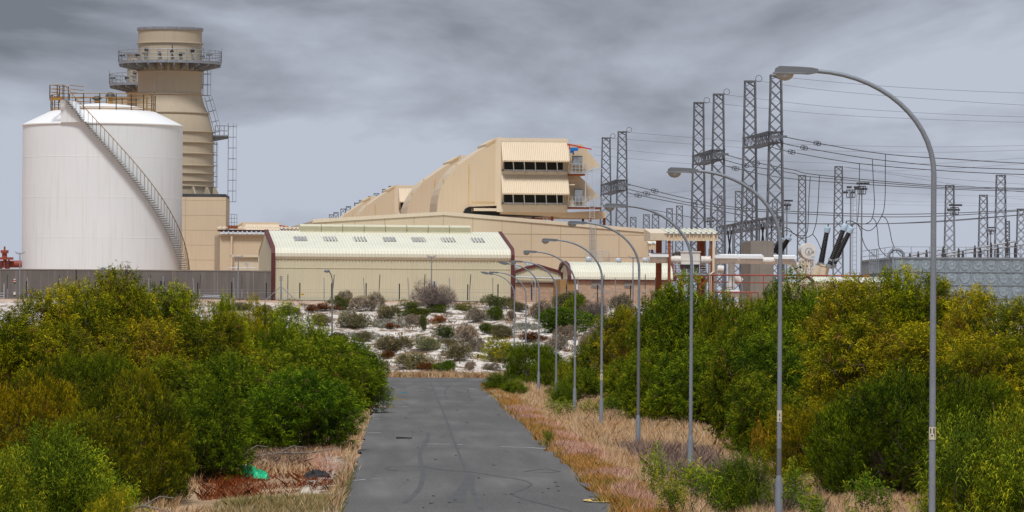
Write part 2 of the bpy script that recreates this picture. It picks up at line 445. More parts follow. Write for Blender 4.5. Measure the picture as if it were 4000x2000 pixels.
# ---------------------------------------------------------------- white tank
D = 575; pc = P(402, 491, D); TR = 311/F*D; m1 = D/F
tl = (pc.x, D, GZ); rz_ = pc.z-GZ
tank = thing('storage_tank', 'huge white cylindrical tank with a curved outside stair, behind the grey wall', 'tank', tl)
cz = lambda py: P(402, py, D).z-GZ
q = MB(); q.lathe([(TR, -1), (TR, rz_)], n=96); q.build('shell', M['white'], tank, True)
q = MB()
for z in np.linspace(2.6, rz_-4.0, 4): q.lathe([(TR, z-.04), (TR+.012, z-.03), (TR+.012, z+.03), (TR, z+.04)], n=96)
q.build('weld_seam', M['white'], tank, True)
q = MB(); rr0, rr1 = 203*m1, 100*m1
q.lathe([(TR, rz_-.12), (TR+.12, rz_-.12), (TR+.12, rz_), (TR*.9, cz(473)), (rr0, cz(436)), (rr1*1.4, cz(418)), (rr1, cz(411)), (rr1*.4, cz(405)), (0, cz(403))], n=96)
q.build('roof', mat('tank_roof', (.86,.855,.84), .4, var=.03, scale=.25, streak=.0), tank, True)
rt = cz(374); rb = cz(433)
for k in range(20):
    a = 2*math.pi*k/20; x, y = rr0*math.sin(a), -rr0*math.cos(a)
    MB().bar((x, y, rb-.25), (x, y, rt), .11).build('rail_post', M['char'], tank)
def ring(mb, r, z, rad, n=64, a0=0, a1=2*math.pi, cx=0, cy=0):
    return mb.tube([(cx+r*math.sin(a0+(a1-a0)*k/n), cy-r*math.cos(a0+(a1-a0)*k/n), z) for k in range(n+1)], rad, 5)
q = MB()
for f_ in (.12, .45, .75, 1.0): ring(q, rr0, rb+(rt-rb)*f_, .045)
ring(q, rr0, rb+.05, .07)
q.build('roof_handrail', M['mustard'], tank)
# stair
st = MB(); ri = MB(); hr = MB(); ps = MB(); nst = 92; A0, A1 = R(-22), R(100); ztop = cz(404)
pts = []; pin = []
for k in range(nst):
    a = A0+(A1-A0)*k/(nst-1); z = ztop-(ztop+.2)*k/(nst-1)
    o = [Vector((r*math.sin(a+d_), -r*math.cos(a+d_), z)) for r, d_ in ((TR+.06,-.014),(TR+.95,-.014),(TR+.95,.014),(TR+.06,.014))]
    st.add([*o, *[v-Vector((0,0,.06)) for v in o]], [(0,1,2,3),(7,6,5,4),(0,4,5,1),(1,5,6,2),(2,6,7,3),(3,7,4,0)])
    p = Vector(((TR+.95)*math.sin(a), -(TR+.95)*math.cos(a), z)); pts.append(p+Vector((0,0,1.75)))
    pin.append(p)
    if k % 2 == 0: ps.bar(p, p+Vector((0,0,1.75)), .055)
    # white cheek under each tread
    b_ = Vector(((TR+.9)*math.sin(a), -(TR+.9)*math.cos(a), z-.08)); c_ = Vector(((TR+.02)*math.sin(a), -(TR+.02)*math.cos(a), z-.08))
    ri.bar(b_, c_-Vector((0,0,.08)), .10, .07)
stair = st.build('stair', M['stair'], tank); ri.build('tread_bracket', M['white'], stair); ps.build('stair_post', M['stair'], stair)
hr.tube(pts, .05, 5); hr.build('stair_handrail', M['mustard'], stair)
q = MB(); a = A0-.05
c_, s_ = math.cos(a), math.sin(a)
def rot(x, y, z): return (x*c_-y*s_, x*s_+y*c_, z)
q = MB(); hw = 1.15
q.add([rot(-.35, -TR-.25, rz_+.02), rot(2.35, -TR-.25, rz_+.02), rot(2.35, -TR-.25, rz_+.2), rot(.9, -TR-.25, ztop-.15), rot(-.35, -TR-.25, ztop+.0),
       rot(-.35, -TR+1.4, rz_), rot(2.35, -TR+1.4, rz_), rot(2.35, -TR+1.4, rz_+.2), rot(.9, -TR+1.4, ztop-.15), rot(-.35, -TR+1.4, ztop)],
      [(0,1,2,3,4),(9,8,7,6,5),(0,4,9,5),(1,6,7,2),(2,7,8,3),(3,8,9,4),(0,5,6,1)])
q.build('stair_head_panel', M['white'], tank)
q = MB()
for x in (-hw-.3, -hw+.7, .35): q.bar(rot(x, -TR-.95, ztop), rot(x, -TR-.95, ztop+1.75), .11)
for x in (-hw-.3,): 
    for y in (-TR+1.4, -TR+3.6): q.bar(rot(x, y, ztop-.2), rot(x, y, ztop+1.75), .11)
q.build('rail_post', M['char'], tank)
q = MB()
for z in (.3, .9, 1.3, 1.75):
    q.bar(rot(-hw-.3, -TR-.95, ztop+z), rot(.35, -TR-.95, ztop+z), .07); q.bar(rot(-hw-.3, -TR-.95, ztop+z), rot(-hw-.3, -TR+3.6, ztop+z), .07); q.bar(rot(.6, -TR+.3, ztop+z), rot(.6, -TR+3.6, ztop+z), .07)
q.box(*(0,0,0,0,0,0)) if False else None
q.bar(rot(-hw-.3, -TR-.98, ztop+.06), rot(.2, -TR-.98, ztop+.06), .12, .28); q.build('platform_rail', M['mustard'], tank)
for i, (px, py0, py1) in enumerate(((375, 403, 373), (434, 408, 363))):
    h0 = P(px, py0, D); x = h0.x-tl[0]; zb = cz(py0)-.1; zt = cz(py1)
    v = MB().lathe([(.28, zb), (.28, zb+(zt-zb)*.5), (.42, zb+(zt-zb)*.5), (.42, zb+(zt-zb)*.56), (.25, zb+(zt-zb)*.6)], x, -1.5 if i else 1.5, 12).build('roof_vent', M['mustard'], tank, True)
    MB().lathe([(.25, zb+(zt-zb)*.58), (.62, zb+(zt-zb)*.62), (.55, zb+(zt-zb)*.8), (.28, zt), (0, zt)], x, -1.5 if i else 1.5, 12).build('vent_cowl', M['dark_steel'], v, True)
q = MB(); q.bar((rr0*.96+.1, -.5, rb-.3), (rr0*.96+.1, -.5, cz(322)), .1); q.build('mast_rod', M['greybark'], tank)
xb, zb = Fr(tl).h(404, 1052, -TR-.1); q = MB(); q.box(xb-.3, xb+.3, -TR-.25, -TR-.02, zb-.15, zb+.2); q.build('nameplate', M['galv'], tank)
# red pipe and valve entering the tank on the left
def pp(f, D, *a): return P(*f(*a), D)
pip = thing('red_pipeline', 'red brown pipe with a valve joining the left side of the white tank', 'pipe', base(60, 1030, 574))
o = Vector(pip.location)
q = MB(); p0 = pp(z2, 574, -330, 928)-o; p1 = pp(z2, 574, 212, 926)-o; q.tube([p0, p1+Vector((.3,0,0))], .43, 16)
for xx in (208, 216, 75, 50): c0 = pp(z2, 574, xx, 926)-o; q.tube([c0-Vector((.07,0,0)), c0+Vector((.07,0,0))], .62, 16)
q.build('pipe', M['pipe_red'], pip, True)
q = MB(); v = pp(z2, 573.2, 38, 876)-o; q.box(v.x-1.05, v.x+1.05, v.y-.3, v.y+.3, v.z-.2, v.z+.1); q.tube([v, v+Vector((0,0,.6))], .32, 10); q.tube([v+Vector((0,0,.6)), v+Vector((0,0,.95))], .5, 10)
q.tube([v+Vector((0,0,.9)), v+Vector((0,0,1.4))], .12, 6); q.tube([v-Vector((0,0,1.2)), v], .16, 8); q.build('valve', M['pipe_red'], pip)
q = MB()
for xx in (10, 64): v = pp(z2, 573, xx, 900)-o; q.bar((v.x, v.y, -.2), (v.x, v.y, v.z), .3)
q.build('pipe_support', M['maroon'], pip)
# ---------------------------------------------------------------- exhaust stacks
def zs(y): return (2610-y)*.01551+CH-GZ
S = .01551
def make_stack():
    t = thing('exhaust_stack', '', 'exhaust stack')
    q = MB(); hwy = [(276,240),(276,262),(267,262),(267,600),(267,795),(290,880),(323,950),(345,1030),(366,1110),(368,1288+345)]
    q.lathe([(0, zs(280))]+[(a*S, zs(b)) for a, b in [(262,280),(262,240)]+hwy], n=72)
    bd = q.build('shell', M['stack'], t, True)
    MB().lathe([(262*S, zs(238)), (278*S, zs(238)), (279*S, zs(250)), (276*S, zs(262))], n=72).build('rim', M['galv'], bd, True)
    q = MB()
    for r_, y in ((267,368),(267,608),(267,795),(323,952),(366,1110),(367,1200),(367,1293),(367,1393),(367,1458),(367,1523),(367,1565)):
        q.lathe([(r_*S, zs(y+7)), ((r_+13)*S, zs(y+4)), ((r_+13)*S, zs(y-4)), (r_*S, zs(y-7))], n=72)
    for k in range(30):
        a = 2*math.pi*k/30; r_ = 267*S; q.bar((r_*math.sin(a), -r_*math.cos(a), zs(600)), (r_*math.sin(a), -r_*math.cos(a), zs(530)), .35, .35)
    q.build('stiffener_ring', M['stack'], bd, True)
    # platform
    q = MB(); q.lathe([(267*S, zs(522)), (430*S, zs(522)), (430*S, zs(546)), (267*S, zs(530))], n=64)
    for k in range(24):
        a = 2*math.pi*(k+.5)/24; u = Vector((math.sin(a), -math.cos(a), 0)); c = Vector((-u.y, u.x, 0))*.08
        p = [u*268*S+Vector((0,0,zs(598))), u*425*S+Vector((0,0,zs(562))), u*425*S+Vector((0,0,zs(540))), u*268*S+Vector((0,0,zs(530)))]
        q.add([x-c for x in p]+[x+c for x in p], [(0,1,2,3),(7,6,5,4),(0,4,5,1),(1,5,6,2)])
    pf = q.build('platform', M['galv'], t)
    q = MB()
    for y in (434, 470, 500): ring(q, 432*S, zs(y), .045, 56)
    for k in range(34):
        a = 2*math.pi*k/34; x, y = 432*S*math.sin(a), -432*S*math.cos(a); q.bar((x, y, zs(524)), (x, y, zs(432)), .08)
    q.bar((432*S,0,zs(524)),(432*S,0,zs(405)),.1); q.bar((-432*S,0,zs(524)),(-432*S,0,zs(400)),.1)
    q.build('handrail', M['galv'], pf)
    q = MB()
    for a, h in ((-.7,430),(-.25,465),(.1,450),(.75,435),(-1.2,470),(1.3,480),(.35,470)):
        x, y = 267*S*math.sin(a), -267*S*math.cos(a); u = Vector((math.sin(a), -math.cos(a), 0))
        c = Vector((x, y, zs(h))); q.tube([c, c+u*.5], .12, 8); q.tube([c+u*.35, c+u*.5], .26, 10)
    for a in (-.5, .3, 1.0, -1.5): 
        x, y = 400*S*math.sin(a), -400*S*math.cos(a); q.box(x-.35, x+.35, y-.2, y+.2, zs(475), zs(462)); q.bar((x, y, zs(524)), (x, y, zs(468)), .08)
    q.bar((.6, -420*S, zs(524)), (.6, -420*S, zs(395)), .12)
    q.build('sampling_port', M['dark_steel'], t)
    # ladder with cage down the right side
    def ladder(mb, p, q_, wd=.5, cage=.75, side=(0,-1,0), st=.33, cst=1.4):
        p = Vector(p); q_ = Vector(q_); s_ = Vector(side)*wd/2; d = (q_-p); L_ = d.length; d.normalize(); out_ = Vector(side).cross(d).normalized()
        if out_.x < 0: out_ = -out_
        mb.bar(p+s_, q_+s_, .07); mb.bar(p-s_, q_-s_, .07)
        for k in range(int(L_/st)): c = p+d*k*st; mb.bar(c-s_, c+s_, .045)
        if cage:
            for k in range(int(L_/cst)+1):
                c = p+d*min(L_, k*cst); mb.tube([c-s_, c-s_*1.4+out_*cage*.6, c+out_*cage, c+s_*1.4+out_*cage*.6, c+s_], .04, 4)
            for o_ in (-s_*1.4+out_*cage*.6, out_*cage, s_*1.4+out_*cage*.6): mb.bar(p+o_, q_+o_, .045)
    q = MB(); X = lambda x: (x-1422)*S
    ladder(q, (X(1700),0,zs(800)), (X(1700),0,zs(400)), cage=1.0); ladder(q, (X(1800),0,zs(1110)), (X(1715),0,zs(820)), cage=.95)
    ladder(q, (X(1795),0,zs(1288+280)), (X(1795),0,zs(1190)), cage=.5); ladder(q, (X(1915),0,zs(1288+400)), (X(1915),0,zs(1030)), cage=1.05)
    q.build('caged_ladder', M['galv'], t)
    q = MB(); q.box(X(1780), X(1915), -1, 1, zs(1142), zs(1132)); q.prism([(X(1790), zs(1185)), (X(1915), zs(1160)), (X(1915), zs(1142)), (X(1785), zs(1142))], -.15, .15)
    for y_ in (-1, 1):
        for z_ in (1132-38, 1132-80): q.bar((X(1805), y_, zs(z_)), (X(1915), y_, zs(z_)), .05)
        for x_ in (1805, 1840, 1880, 1915): q.bar((X(x_), y_, zs(1132)), (X(x_), y_, zs(1050)), .06)
    q.build('side_platform', M['galv'], t)
    # base
    q = MB()
    for k in range(16):
        a = 2*math.pi*(k+.5)/16; u = Vector((math.sin(a), -math.cos(a), 0)); c = Vector((-u.y, u.x, 0))*.1
        p = [u*365*S+Vector((0,0,zs(1288+345))), u*425*S+Vector((0,0,zs(1288+345))), u*395*S+Vector((0,0,zs(1288+285))), u*365*S+Vector((0,0,zs(1288+285)))]
        q.add([x-c for x in p]+[x+c for x in p], [(0,1,2,3),(7,6,5,4),(1,5,6,2),(3,2,6,7)])
    q.build('base_gusset', M['stack'], t)
    q = MB(); q.box(-505*S, X(1913), -6.5, 6.5, zs(1288+372), zs(1288+347)); q.build('support_frame', M['dark_steel'], t)
    q = MB(); q.box(-500*S, X(1915), -6.6, 6.6, -1, zs(1288+373)); e = q.build('casing', M['beige'], t)
    q = MB()
    for z in np.linspace(1.5, zs(1288+400), 7): q.box(-500*S-.01, X(1915)+.01, -6.615, -6.6, z-.015, z+.015)
    for x in (X(1580), X(1300)): q.box(x-.04, x+.04, -6.61, -6.6, -1, zs(1288+375))
    q.build('panel_joint', M['stack'], e)
    return t
stk = make_stack(); stk.location = base(662, 500, 615)
stk['label'] = 'nearest and tallest beige exhaust stack with a railed ring platform, right behind the white tank'; stk['group'] = 'beige exhaust stacks'
s2 = copy_tree(stk); s2.location = base(609, 500, 675); s2['label'] = 'second beige exhaust stack, half hidden behind the tallest one, its platform showing to the left'
s3 = copy_tree(stk); s3.location = base(518, 500, 815); s3['label'] = 'farthest beige exhaust stack, only its rim showing above the white tank roof'
# ---------------------------------------------------------------- grey wall
fr = Fr(base(1062, 1100, 528)); x0, zt0 = fr.h(-400, 1052); x1, zt1 = fr.h(1058, 1062)
t = thing('perimeter_wall', 'long weathered grey concrete wall in front of the white tank', 'wall', tuple(fr.o))
q = MB(); q.box(x0-40, x1, 0, .5, -1.2, zt1+.03); q.build('wall_panel', M['wallgrey'], t)
q = MB(); q.box(x0-40, x1, -.04, .54, zt1+.03, zt1+.15); q.build('coping', M['concrete'], t)
q = MB()
for px in (94, 262, 502, 675, 850, 990): xx = fr.h(px, 1100)[0]; q.box(xx-.03, xx+.03, -.03, 0, -1, zt1)
q.build('joint', M['concrete'], t)
q = MB()
for a, b_ in ((57,1097),(57,1147)): xx, zz = fr.h(a, b_); q.box(xx-.12, xx+.12, -.12, -.001, zz-.12, zz+.2)
q.build('electric_box', M['paper'], t); q = MB(); xx, zz = fr.h(57, 1097); q.box(xx-.13, xx+.13, -.15, -.121, zz+.0, zz+.12); q.build('red_lamp', M['red'], t)
# ---------------------------------------------------------------- generic helpers for the sheds
def trimbar(mb, pts, w_, y0, y1): 
    for a, b_ in zip(pts[:-1], pts[1:]):
        a = Vector((a[0], 0, a[1])); b_ = Vector((b_[0], 0, b_[1])); n_ = Vector(((b_-a).z, 0, -(b_-a).x)).normalized()*w_/2
        mb.prism([((a-n_).x, (a-n_).z), ((b_-n_).x, (b_-n_).z), ((b_+n_).x, (b_+n_).z), ((a+n_).x, (a+n_).z)], y0, y1)
# warehouse
D = 530; fr = Fr(base(1062, 1150, D), RZ); L = fr.h(*z3(2374, 800))[0]; xl = 0
ze = fr.h(*z3(350, 612))[1]; zb = fr.h(*z3(350, 1012))[1]; dp = 27.0
zr = fr.h(*z3(300, 430), dp/2)[1]
wh = thing('warehouse', 'long cream corrugated warehouse with maroon corner trims and seven roof lights', 'warehouse', tuple(fr.o), RZ)
cv = [(0.05, ze-.75), (-.12, ze-.45), (-.12, ze-.1), (.1, ze+.25), (.55, ze+.5)]
slope = (zr-(ze+.5))/(dp/2-.55)
path = [(dp/2, zr), (dp/4, zr-slope*dp/4)]+cv[::-1]
MB().ribbed(path, 0, L, .36, .07).build('roof', M['cream_roof'], wh)
bpath = [(dp-p[0], p[1]) for p in path[::-1]]; MB().ribbed(bpath, 0, L, .36, -.07).build('rear_roof', M['cream_roof'], wh)
MB().ribbed([(.12, ze-.5), (.12, zb)], 0, L, .27, .035).build('front_cladding', M['cream'], wh)
q = MB(); q.box(0.0, L, .06, .13, ze-1.75, ze-1.69); q.build('cladding_lap', M['cream'], wh)
prof = [(dp, zb-.5), (dp, ze), (dp/2, zr-.08), (.15, ze), (.15, zb-.5)]
MB().prismx(prof, .05, L-.05).build('wall', mat('cream_flank', (.55,.52,.38), .6, var=.04), wh)
w2 = .32
prof2 = [(-.16, zb-.6), (-.22, ze-.1), (0, ze+.35), (.5, ze+.66), (dp/2, zr+.12)]
def outline(mb, pr, w_, xa, xb):
    inner = []
    for i, (y, z) in enumerate(pr):
        p_ = pr[max(0, i-1)]; n_ = pr[min(len(pr)-1, i+1)]; ty, tz = n_[0]-p_[0], n_[1]-p_[1]; l = math.hypot(ty, tz); inner.append((y+tz/l*w_, z-ty/l*w_))
    for i in range(len(pr)-1): mb.prismx([pr[i], pr[i+1], inner[i+1], inner[i]], xa, xb)
for pr_, w_, xa_, xb_ in ((prof2, .38, -.1, .34), (prof2, .38, L-.30, L+.1)): q = MB(); outline(q, pr_, w_, xa_, xb_); q.build('corner_trim', M['maroon'], wh)
MB().box(0, L, -.1, .11, zb-.12, zb).build('base_flashing', M['dark_steel'], wh)
MB().box(0, L, 0.0, .14, -1.3, zb-.12).build('brick_plinth', M['brick'], wh)
pitch = math.atan(slope)
for cx in (585, 833, 1080, 1328, 1574, 1820, 2065):
    yl = dp*.25; xx = fr.h(*z3(cx, 517), yl*1.15)[0]
    s0, s1 = yl-1.15, yl+2.0
    zz = lambda y: ze+.5+(y-.55)*slope
    q = MB().ribbed([(s1, zz(s1)+.05), (s0, zz(s0)+.05)], xx-.75, xx+.75, .36, .07); q.build('roof_light', M['skylight'], wh)
xa = fr.h(*z3(580, 410), dp/2)[0]; xb = fr.h(*z3(2010, 410), dp/2)[0]; vw = 1.1; vz0 = zr-.25; vz1 = fr.h(*z3(1300, 382), dp/2-1)[1]
for k in range(8):
    a = xa+(xb-xa)*k/8; b_ = xa+(xb-xa)*(k+1)/8-.06; y = dp/2
    hh = vz1-vz0
    MB().prismx([(y-vw, vz0), (y-vw, vz0+hh*.25), (y-vw-.25, vz0+hh*.75), (y-vw*.55, vz0+hh), (y+vw*.55, vz0+hh), (y+vw+.25, vz0+hh*.75), (y+vw, vz0+hh*.25), (y+vw, vz0)][::-1], a, b_).build('ridge_vent', M['cream'], wh)
# small shed with curved gable + brick
D = 532; fr = Fr(base(*zl(460, 400), D), RZ)
H = lambda f, *a: fr.h(*f(*a))
sh = thing('brick_shed', 'small brick shed with a maroon arched gable, squeezed beside the cream warehouse', 'shed', tuple(fr.o), RZ)
g0 = [H(zl, 455, 240), H(zl, 545, 208), H(zl, 640, 185), H(zl, 740, 215), H(zl, 820, 238), H(zl, 850, 262), H(zl, 857, 300), H(zl, 857, 335)]
zw = H(zl, 600, 335)[1]; x1 = H(zl, 850, 335)[0]
MB().prism([(0, -1.2), (x1, -1.2), (x1, zw), (0, zw)], .12, 9).build('wall', M['brick'], sh)
q = MB(); xs_ = [x for x, z in g0]
import bisect
def gz(x):
    for (a, za), (b_, zb_) in zip(g0[:-1], g0[1:]):
        if a <= x <= b_ and b_ > a: return za+(zb_-za)*(x-a)/(b_-a)
    return g0[-3][1]
n_ = int(x1/.3)
for k in range(n_):
    a = x1*k/n_; b_ = a+x1/n_*.55; q.prism([(a, zw), (b_, zw), (b_, gz(b_)-.1), (a, gz(a)-.1)], -.04, .1); q.prism([(b_, zw), (a+x1/n_, zw), (a+x1/n_, gz(min(x1,a+x1/n_))-.1), (b_, gz(b_)-.1)], .0, .1)
q.build('gable_cladding', M['cream'], sh)
q = MB(); trimbar(q, g0, .32, -.18, .3); q.box(0, x1, -.1, .14, zw-.08, zw+.05); q.build('gable_trim', M['maroon'], sh)
q = MB().prism([(x, z-.05) for x, z in g0]+[(0, zw)], .3, 9); q.build('roof', M['cream_roof'], sh)
q = MB(); a = H(zl, 460, 282); b_ = H(zl, 830, 298); q.tube([(a[0], -.3, a[1]), (b_[0], -.3, b_[1]), (b_[0]+.1, -.3, b_[1]-.3), (b_[0]+.1, -.3, -.5)], .09, 8)
c_ = H(zl, 620, 290); q.tube([(c_[0], -.3, c_[1]), (c_[0]+.05, -.3, c_[1]-1.5), (c_[0]+.05,-.3, -.5)], .05, 6); q.build('drain_pipe', M['galv_light'], sh)
def whirly(parent, x, y, z, s=1.0):
    v = MB().lathe([(.28*s, z-.5), (.28*s, z+.15*s)], x, y, 12).build('roof_ventilator', M['galv_light'], parent, True)
    MB().lathe([(.3*s, z+.15*s), (.46*s, z+.3*s), (.46*s, z+.5*s), (.3*s, z+.68*s), (0, z+.72*s)], x, y, 12).build('ventilator_cap', M['galv_light'], v, True)
for px, py in ((565, 185), (595, 192), (465, 205)): x, z = fr.h(*zl(px, py), 5); whirly(sh, x, 5, z-.2, .85)
# long brick building with a barrel eave
D = 526; fr = Fr(base(*zl(905, 400), D), RZ)
bb = thing('brick_building', 'long low brick building with a rounded cream roof, maroon end trims and small windows', 'building', tuple(fr.o), RZ)
L = fr.h(*z6(612, 950))[0]; ze = fr.h(*zl(950, 302))[1]; dp = 9; zr = fr.h(*zl(905, 158), dp/2)[1]; zmid = ze+(zr-ze)*.5
path = [(dp/2, zr), (1.5, zmid+.62), (.55, zmid+.22), (.05, zmid-.2), (-.18, zmid-.7), (-.2, ze)]
MB().ribbed(path, 0, L, .27, .06).build('roof', M['cream_roof'], bb)
MB().ribbed([(dp-a, b_) for a, b_ in path[::-1]], 0, L, .27, -.06).build('rear_roof', M['cream_roof'], bb)
MB().prismx([(dp, ze), (dp-.3, zmid), (dp/2, zr-.1), (.3, zmid), (0, ze)], .1, L-.1).build('gable', M['cream'], bb)
q = MB(); pr2 = [(-.3, ze-.1), (-.28, zmid-.6), (-.05, zmid-.05), (.5, zmid+.38), (1.5, zmid+.78), (dp/2, zr+.14)]
outline(q, pr2, .34, -.15, .25); outline(q, pr2, .34, L-.25, L+.15); outline(q, [(dp-a, b_) for a, b_ in pr2], -.34, -.15, .1); q.box(0, L, -.26, 0, ze-.16, ze-.02); q.build('roof_trim', M['maroon'], bb)
MB().box(-.9, L-.4, 0, dp, -1.3, ze-.05).build('wall', M['brick'], bb)
MB().box(-.95, .6, -.03, dp, -1.3, ze-.1).build('corner_pier', mat('ochre', (.34,.21,.09), .8), bb)
for px0, px1 in ((1092, 1170), (1368, 1448)):
    a = fr.h(*zl(px0, 315)); b_ = fr.h(*zl(px1, 373))
    w_ = MB().box(a[0], b_[0], -.06, .05, b_[1], a[1]).build('window', M['galv'], bb)
    MB().box(a[0]+.12, b_[0]-.12, -.09, -.05, b_[1]+.12, a[1]-.1).build('shutter', M['concrete'], w_)
for px, py in ((1072, 150), (1320, 160), (1545, 157)): x, z = fr.h(*zl(px, py), dp/2); whirly(bb, x, dp/2, z-.1, .85)
q = MB(); a = fr.h(*zl(972, 368)); q.box(a[0]-.2, a[0]+.2, -.1, .02, a[1]-.3, a[1]+.3); q.build('notice', M['paper'], bb)
# ---------------------------------------------------------------- turbine hall
D = 560; fr = Fr(base(1732, 1050, D), RZ)
H = lambda f, *a: fr.h(*f(*a))
th = thing('turbine_hall', 'very wide beige turbine hall with a shallow pitched gable facing the warehouse', 'building', tuple(fr.o), RZ)
pl = fr.h(1221, 863); pk = fr.h(1732, 833); pr = H(z4, 2003, 905)
poly = [(pl[0], -.8), (pr[0], -.8), (pr[0], pr[1]), pk, pl]
MB().prism(poly, 0, 60).build('wall', M['beige'], th)
q = MB(); trimbar(q, [pl, pk, pr], .42, -.12, .3); q.build('roof_verge', M['beige_light'], th)
q = MB()
for i in range(-8, 12):
    x = pk[0]+i*3.5
    if pl[0] < x < pr[0]:
        z = (pk[1]+(pl[1]-pk[1])*(x-pk[0])/(pl[0]-pk[0])) if x < pk[0] else (pk[1]+(pr[1]-pk[1])*(x-pk[0])/(pr[0]-pk[0]))
        q.box(x-.03, x+.03, -.03, 0, -.5, z-.2)
for zz in (pr[1]-.5, pr[1]-3.2, pr[1]-5.9): q.box(pl[0]+.4, pr[0], -.025, 0, zz-.025, zz+.025)
q.build('panel_joint', mat('joint', (.46,.35,.22), .7), th)
q = MB(); x, z = pr; q.tube([(x-.1, -.2, z-.2), (x-.1, -.2, -.8)], .12, 8); q.build('downpipe', M['beige_light'], th)
def ladder(mb, p, q_, wd=.5, side=(1,0,0), st=.3):
    p = Vector(p); q_ = Vector(q_); s_ = Vector(side)*wd/2; d = (q_-p); L_ = d.length; d.normalize()
    mb.bar(p+s_, q_+s_, .07); mb.bar(p-s_, q_-s_, .07)
    for k in range(int(L_/st)): c = p+d*k*st; mb.bar(c-s_, c+s_, .05)
q = MB(); a = H(z4, 1535, 1075); b_ = H(z4, 1535, 830); ladder(q, (a[0], -.35, a[1]), (b_[0], -.35, b_[1]), .62); 
a = H(z4, 1470, 1162); b_ = H(z4, 1612, 1078); c2 = H(z4, 1668, 1162)
for x in np.linspace(a[0], b_[0], 5): q.bar((x, -1.0, a[1]), (x, -1.0, b_[1]), .07)
for zf in (0, .4, .7, 1): q.bar((a[0], -1.0, a[1]+(b_[1]-a[1])*zf), (b_[0], -1.0, a[1]+(b_[1]-a[1])*zf), .07)
for x in (b_[0]+.45, b_[0]+.8, b_[0]+1.2, c2[0]): q.bar((x, -.5, a[1]-.3), (x, -.5, b_[1]-.05), .05)
q.bar((b_[0], -.6, b_[1]-.05), (c2[0], -.5, b_[1]-.05), .05); q.box(a[0], b_[0], -1, 0, a[1]-.1, a[1]-.02); q.build('wall_ladder', M['galv_light'], th)
# building at the left, between stack casing and warehouse
D = 575; fr = Fr(base(*z2(1913, 900), D), RZ); H = lambda f, *a: fr.h(*f(*a))
lb = thing('service_building', 'low beige plant building with louvred eaves between the stack and the warehouse', 'building', tuple(fr.o), RZ)
zt = H(z2, 2000, 692)[1]; L = fr.h(1240, 900)[0]
MB().box(-1, L, 0, 14, -.8, zt).build('wall', M['beige'], lb)
MB().box(-1, L, -.25, 14, zt, zt+.22).build('cornice', M['beige_light'], lb)
a = H(z2, 2000, 676)[1]; b_ = H(z2, 2000, 650)[1]
MB().ribbed([(.0, b_), (-.5, a)], -1, L, .55, .14).build('louvre_band', M['galv_light'], lb)
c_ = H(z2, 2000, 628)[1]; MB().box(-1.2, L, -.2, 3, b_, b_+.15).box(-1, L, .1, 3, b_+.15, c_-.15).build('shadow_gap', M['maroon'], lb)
MB().ribbed([(4, c_+.25), (-.4, c_)], -1.2, L, .5, .1).build('roof', M['beige_light'], lb)
q = MB(); x = H(z2, 1942, 700)[0]; q.tube([(x, -.3, zt), (x, -.3, -.5)], .13, 8); q.build('downpipe', M['beige_light'], lb)
a = H(z2, 1918, 610); b_ = H(z2, 1987, 510)
q = MB()
for x in np.linspace(a[0], b_[0], 4): q.bar((x, -.2, a[1]), (x, -.2, b_[1]), .06)
for z in np.linspace(a[1], b_[1], 4): q.bar((a[0], -.2, z), (b_[0], -.2, z), .06)
q.build('landing_rail', M['galv'], lb); MB().box(a[0]-.1, b_[0]+.1, -.4, 1.5, c_, a[1]+.1).build('landing', M['rust'], lb)
fr = Fr(base(*z3(36, 700), 560), RZ); H = lambda f, *a: fr.h(*f(*a))
cb = thing('access_cabin', 'small pale beige cabin with a flat overhanging roof left of the warehouse', 'cabin', tuple(fr.o), RZ)
b_ = H(z3, 215, 655); MB().box(0, b_[0]+3, 0, 4, -.5, b_[1]).build('wall', M['beige_light'], cb); MB().box(-.35, b_[0]+3, -.3, 4, b_[1], b_[1]+.3).build('roof', M['beige_light'], cb)
q = MB(); x = H(z3, 122, 700)[0]; q.box(x-.03, x+.03, -.02, 0, -.5, b_[1]); q.box(.05, .12, -.02, 0, -.5, b_[1]); q.build('door_joint', M['beige'], cb)
q = MB(); a = H(z3, -40, 745); c_ = H(z3, 205, 745)
q.tube([(a[0], -3, 0), (a[0], -3, a[1]-.2), (a[0]+.3, -3, a[1]), (c_[0], -3, a[1])], .05, 6)
for x in np.linspace(a[0]+1, c_[0], 4): q.bar((x, -3, -.3), (x, -3, a[1]), .05)
q.bar((c_[0]-3.4, -3, 0), (c_[0]-2.2, -3, a[1]), .05); tag(q.build('guard_rail', M['galv_light']), 'thin grey guard rail in front of the small beige cabin', 'railing'); bpy.data.objects['guard_rail'].location = fr.o; bpy.data.objects['guard_rail'].rotation_euler.z = RZ
